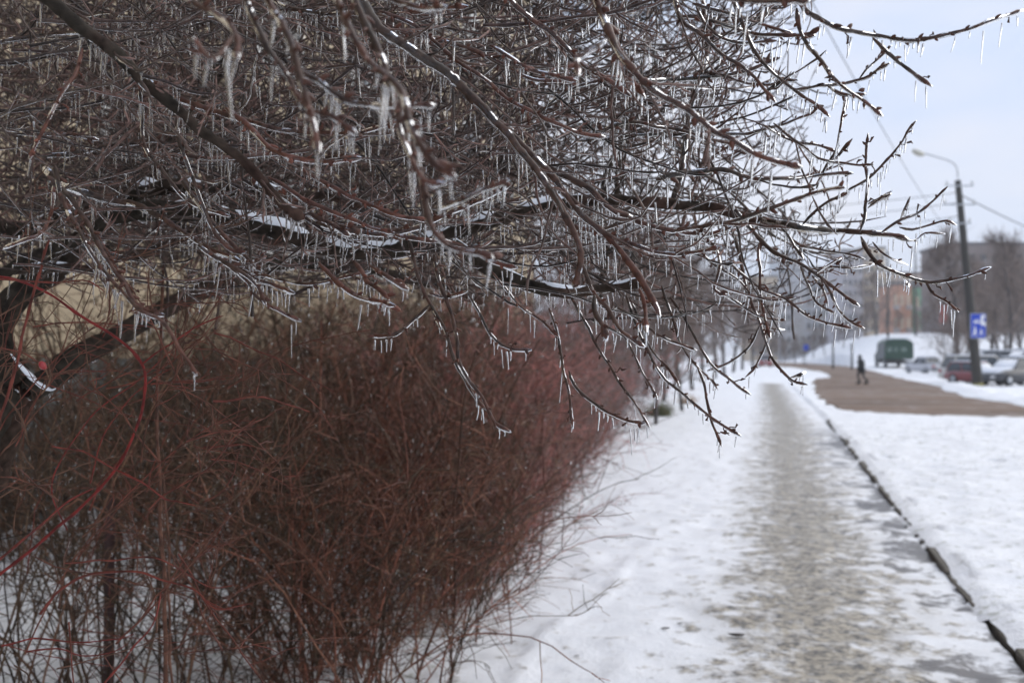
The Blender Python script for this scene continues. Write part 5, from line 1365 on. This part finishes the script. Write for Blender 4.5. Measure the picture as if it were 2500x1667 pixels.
# ------------------------------------------------------------------ rose bush with red canes at lower left
rb = at_depth(-150, 2.6)
rose = empty('rose_bush', rb); tag(rose, 'rose bush with bright red arching canes and one red hip at lower left', 'shrub')
RB = np.array(rb)
def cane(pts, d0, d1, w0, w1, tint=.9, seed=0, name='cane', thin=False):
    w0 *= .55; w1 *= .55
    P, s = curve3(pts, d0, d1, seed=seed, step=14); d = d0 + (d1 - d0) * s; n = len(P); rg = np.random.default_rng(seed)
    r = (w0 + (w1 - w0) * s) * .5 * d / F * (1 + .09 * smooth_noise(n, 2, rg)) * (1 + .28 * (np.arange(n) % 6 == 2)); r[-1] *= .3
    V, Q, T = tubes((P - RB)[None], r[None], 7, np.array([tint])); b = Bag(); b.add(V, Q, T)
    m_ = n // 5
    if m_ > 1:
        ki = np.arange(2, n - 2, 5); rd = norm(rg.standard_normal((len(ki), 3))); p0 = P[ki] - RB
        V, Q, T = tubes(np.stack([p0, p0 + rd * r[ki][:, None] * 1.6, p0 + rd * r[ki][:, None] * 2.4 - np.array((0, 0, .001))], 1), r[ki][:, None] * np.array([.5, .25, .04])[None], 4, np.full(len(ki), tint)); b.add(V, Q, T)
    o = link_mesh(name, b.mesh(name), M['rose'], rose)
    return P, r
roses = [([(-120, 1500), (0, 1400), (100, 1325), (200, 1240), (280, 1150), (330, 1050), (352, 960), (347, 890), (300, 830), (200, 770), (100, 705), (20, 680), (-60, 675)], 2.1, 1.9, 15, 11, .95),
         ([(-120, 1460), (-10, 1372), (90, 1290), (160, 1230), (230, 1190)], 2.1, 2.0, 14, 8, .7),
         ([(348, 892), (400, 848), (450, 815), (545, 768)], 1.95, 1.85, 8, 6, .8),
         ([(0, 680), (120, 690), (200, 685), (240, 700), (260, 712)], 1.9, 1.9, 9, 6, .6),
         ([(100, 640), (70, 740), (55, 820), (30, 920), (0, 1010), (-60, 1150)], 1.8, 1.8, 12, 13, .55),
         ([(120, 585), (100, 640)], 1.8, 1.8, 9, 12, .5),
         ([(-60, 845), (0, 855), (55, 862), (95, 885)], 1.75, 1.75, 8, 5, .4),
         ([(280, 1145), (330, 1170), (400, 1215), (430, 1222), (480, 1240)], 2.0, 1.95, 10, 6, .7),
         ([(100, 1500), (140, 1440), (220, 1400), (330, 1395), (400, 1420), (470, 1440), (510, 1475), (545, 1487), (622, 1472)], 1.9, 1.7, 13, 6, .6),
         ([(500, 1465), (540, 1483), (590, 1497)], 1.75, 1.7, 6, 4, .6),
         ([(160, 1370), (260, 1370), (380, 1362), (460, 1400), (520, 1432), (570, 1428)], 2.0, 1.9, 8, 5, .55),
         ([(0, 1575), (100, 1562), (200, 1570), (290, 1560), (330, 1545)], 1.9, 1.9, 8, 4, .8),
         ([(60, 1590), (150, 1585), (200, 1598), (280, 1588), (315, 1570)], 1.9, 1.9, 8, 4, .7),
         ([(250, 1667), (320, 1590), (370, 1530), (390, 1470), (398, 1440)], 1.8, 1.8, 9, 6, .75),
         ([(160, 1290), (130, 1200), (150, 1130), (240, 1000), (330, 930), (420, 850)], 2.2, 2.2, 7, 5, .8),
         ([(220, 1180), (260, 1050), (330, 960), (420, 900)], 2.3, 2.3, 7, 5, .7),
         ([(130, 1090), (200, 1100), (280, 1145)], 2.0, 2.0, 7, 9, .6),
         ([(400, 1700), (402, 1500), (392, 1250), (385, 1000), (392, 800), (398, 640)], 3.0, 3.0, 20, 12, .12),
         ([(420, 1700), (415, 1450), (400, 1150)], 2.9, 2.9, 13, 10, .1)]
for i_, q in enumerate(roses): cane(*q, seed=300 + i_)
# a loop of thin cane and fine side shoots
rgx = np.random.default_rng(5)
n = 130
px = rgx.uniform(-60, 560, n); py = rgx.uniform(760, 1640, n); d = rgx.uniform(1.8, 3.4, n); th = rgx.normal(.6, 1.0, n)
dirs = np.cos(th)[:, None] * RTn + np.sin(th)[:, None] * UPn + rgx.normal(0, .4, n)[:, None] * FWn
A = march(U(px, py, d), dirs, rgx.uniform(.12, .5, n), 9, .12, lift=-.05, rg=rgx)
A = A[A[:, :, 2].min(1) > .02]; n = len(A)
V, Q, T = tubes(A - RB, rgx.uniform(.0012, .0026, n)[:, None] * np.linspace(1, .5, 9)[None], 5, rgx.random(n) * .55); b = Bag(); b.add(V, Q, T)
n1 = n * 5; i1 = rgx.integers(0, n, n1); p, dd = sidedirs(A, i1, rgx.uniform(.1, 1, n1), rgx.uniform(.4, 1.1, n1), rgx)
B = march(p, dd, rgx.uniform(.03, .14, n1), 5, .15, rg=rgx); V, Q, T = tubes(B - RB, .0011 * np.linspace(1, .6, 5)[None] * np.ones((n1, 1)), 4, rgx.random(n1) * .5); b.add(V, Q, T)
tag(link_mesh('side_shoots', b.mesh('side_shoots'), M['rose'], rose), kind='stuff')
bm = bmesh.new(); bmesh.ops.create_uvsphere(bm, u_segments=16, v_segments=10, radius=1)
hd = 1.75
for v in bm.verts: v.co = Vector((v.co.x * .0062, v.co.y * .0062, v.co.z * .0085))
M['hip'] = simple('rose_hip_red', (.26, .010, .012), .35, coat=.3, scale=80)
h = bm_obj('rose_hip', bm, M['hip'], rose, True); h.location = Vector(U(104, 892, hd)) - Vector(rb); h.rotation_euler = (0, R(-35), YAW)
tube_obj('sepal', [tuple(U(108, 900, hd) - RB), tuple(U(114, 908, hd) - RB), tuple(U(120, 925, hd) - RB)], [.002, .0015, .0004], M['rose'], rose, 5)

# ------------------------------------------------------------------ thin winter haze
bm = bmesh.new(); box(bm, -700, 900, -80, 900, -3, 60)
mh = bpy.data.materials.new('haze'); mh.use_nodes = True; mh.node_tree.nodes.clear()
ho = mh.node_tree.nodes.new('ShaderNodeOutputMaterial'); hv_ = mh.node_tree.nodes.new('ShaderNodeVolumePrincipled')
hv_.inputs['Color'].default_value = (.9, .92, .97, 1); hv_.inputs['Density'].default_value = .0007; hv_.inputs['Anisotropy'].default_value = .3
mh.node_tree.links.new(hv_.outputs[0], ho.inputs['Volume'])
tag(bm_obj('haze', bm, mh), kind='stuff')
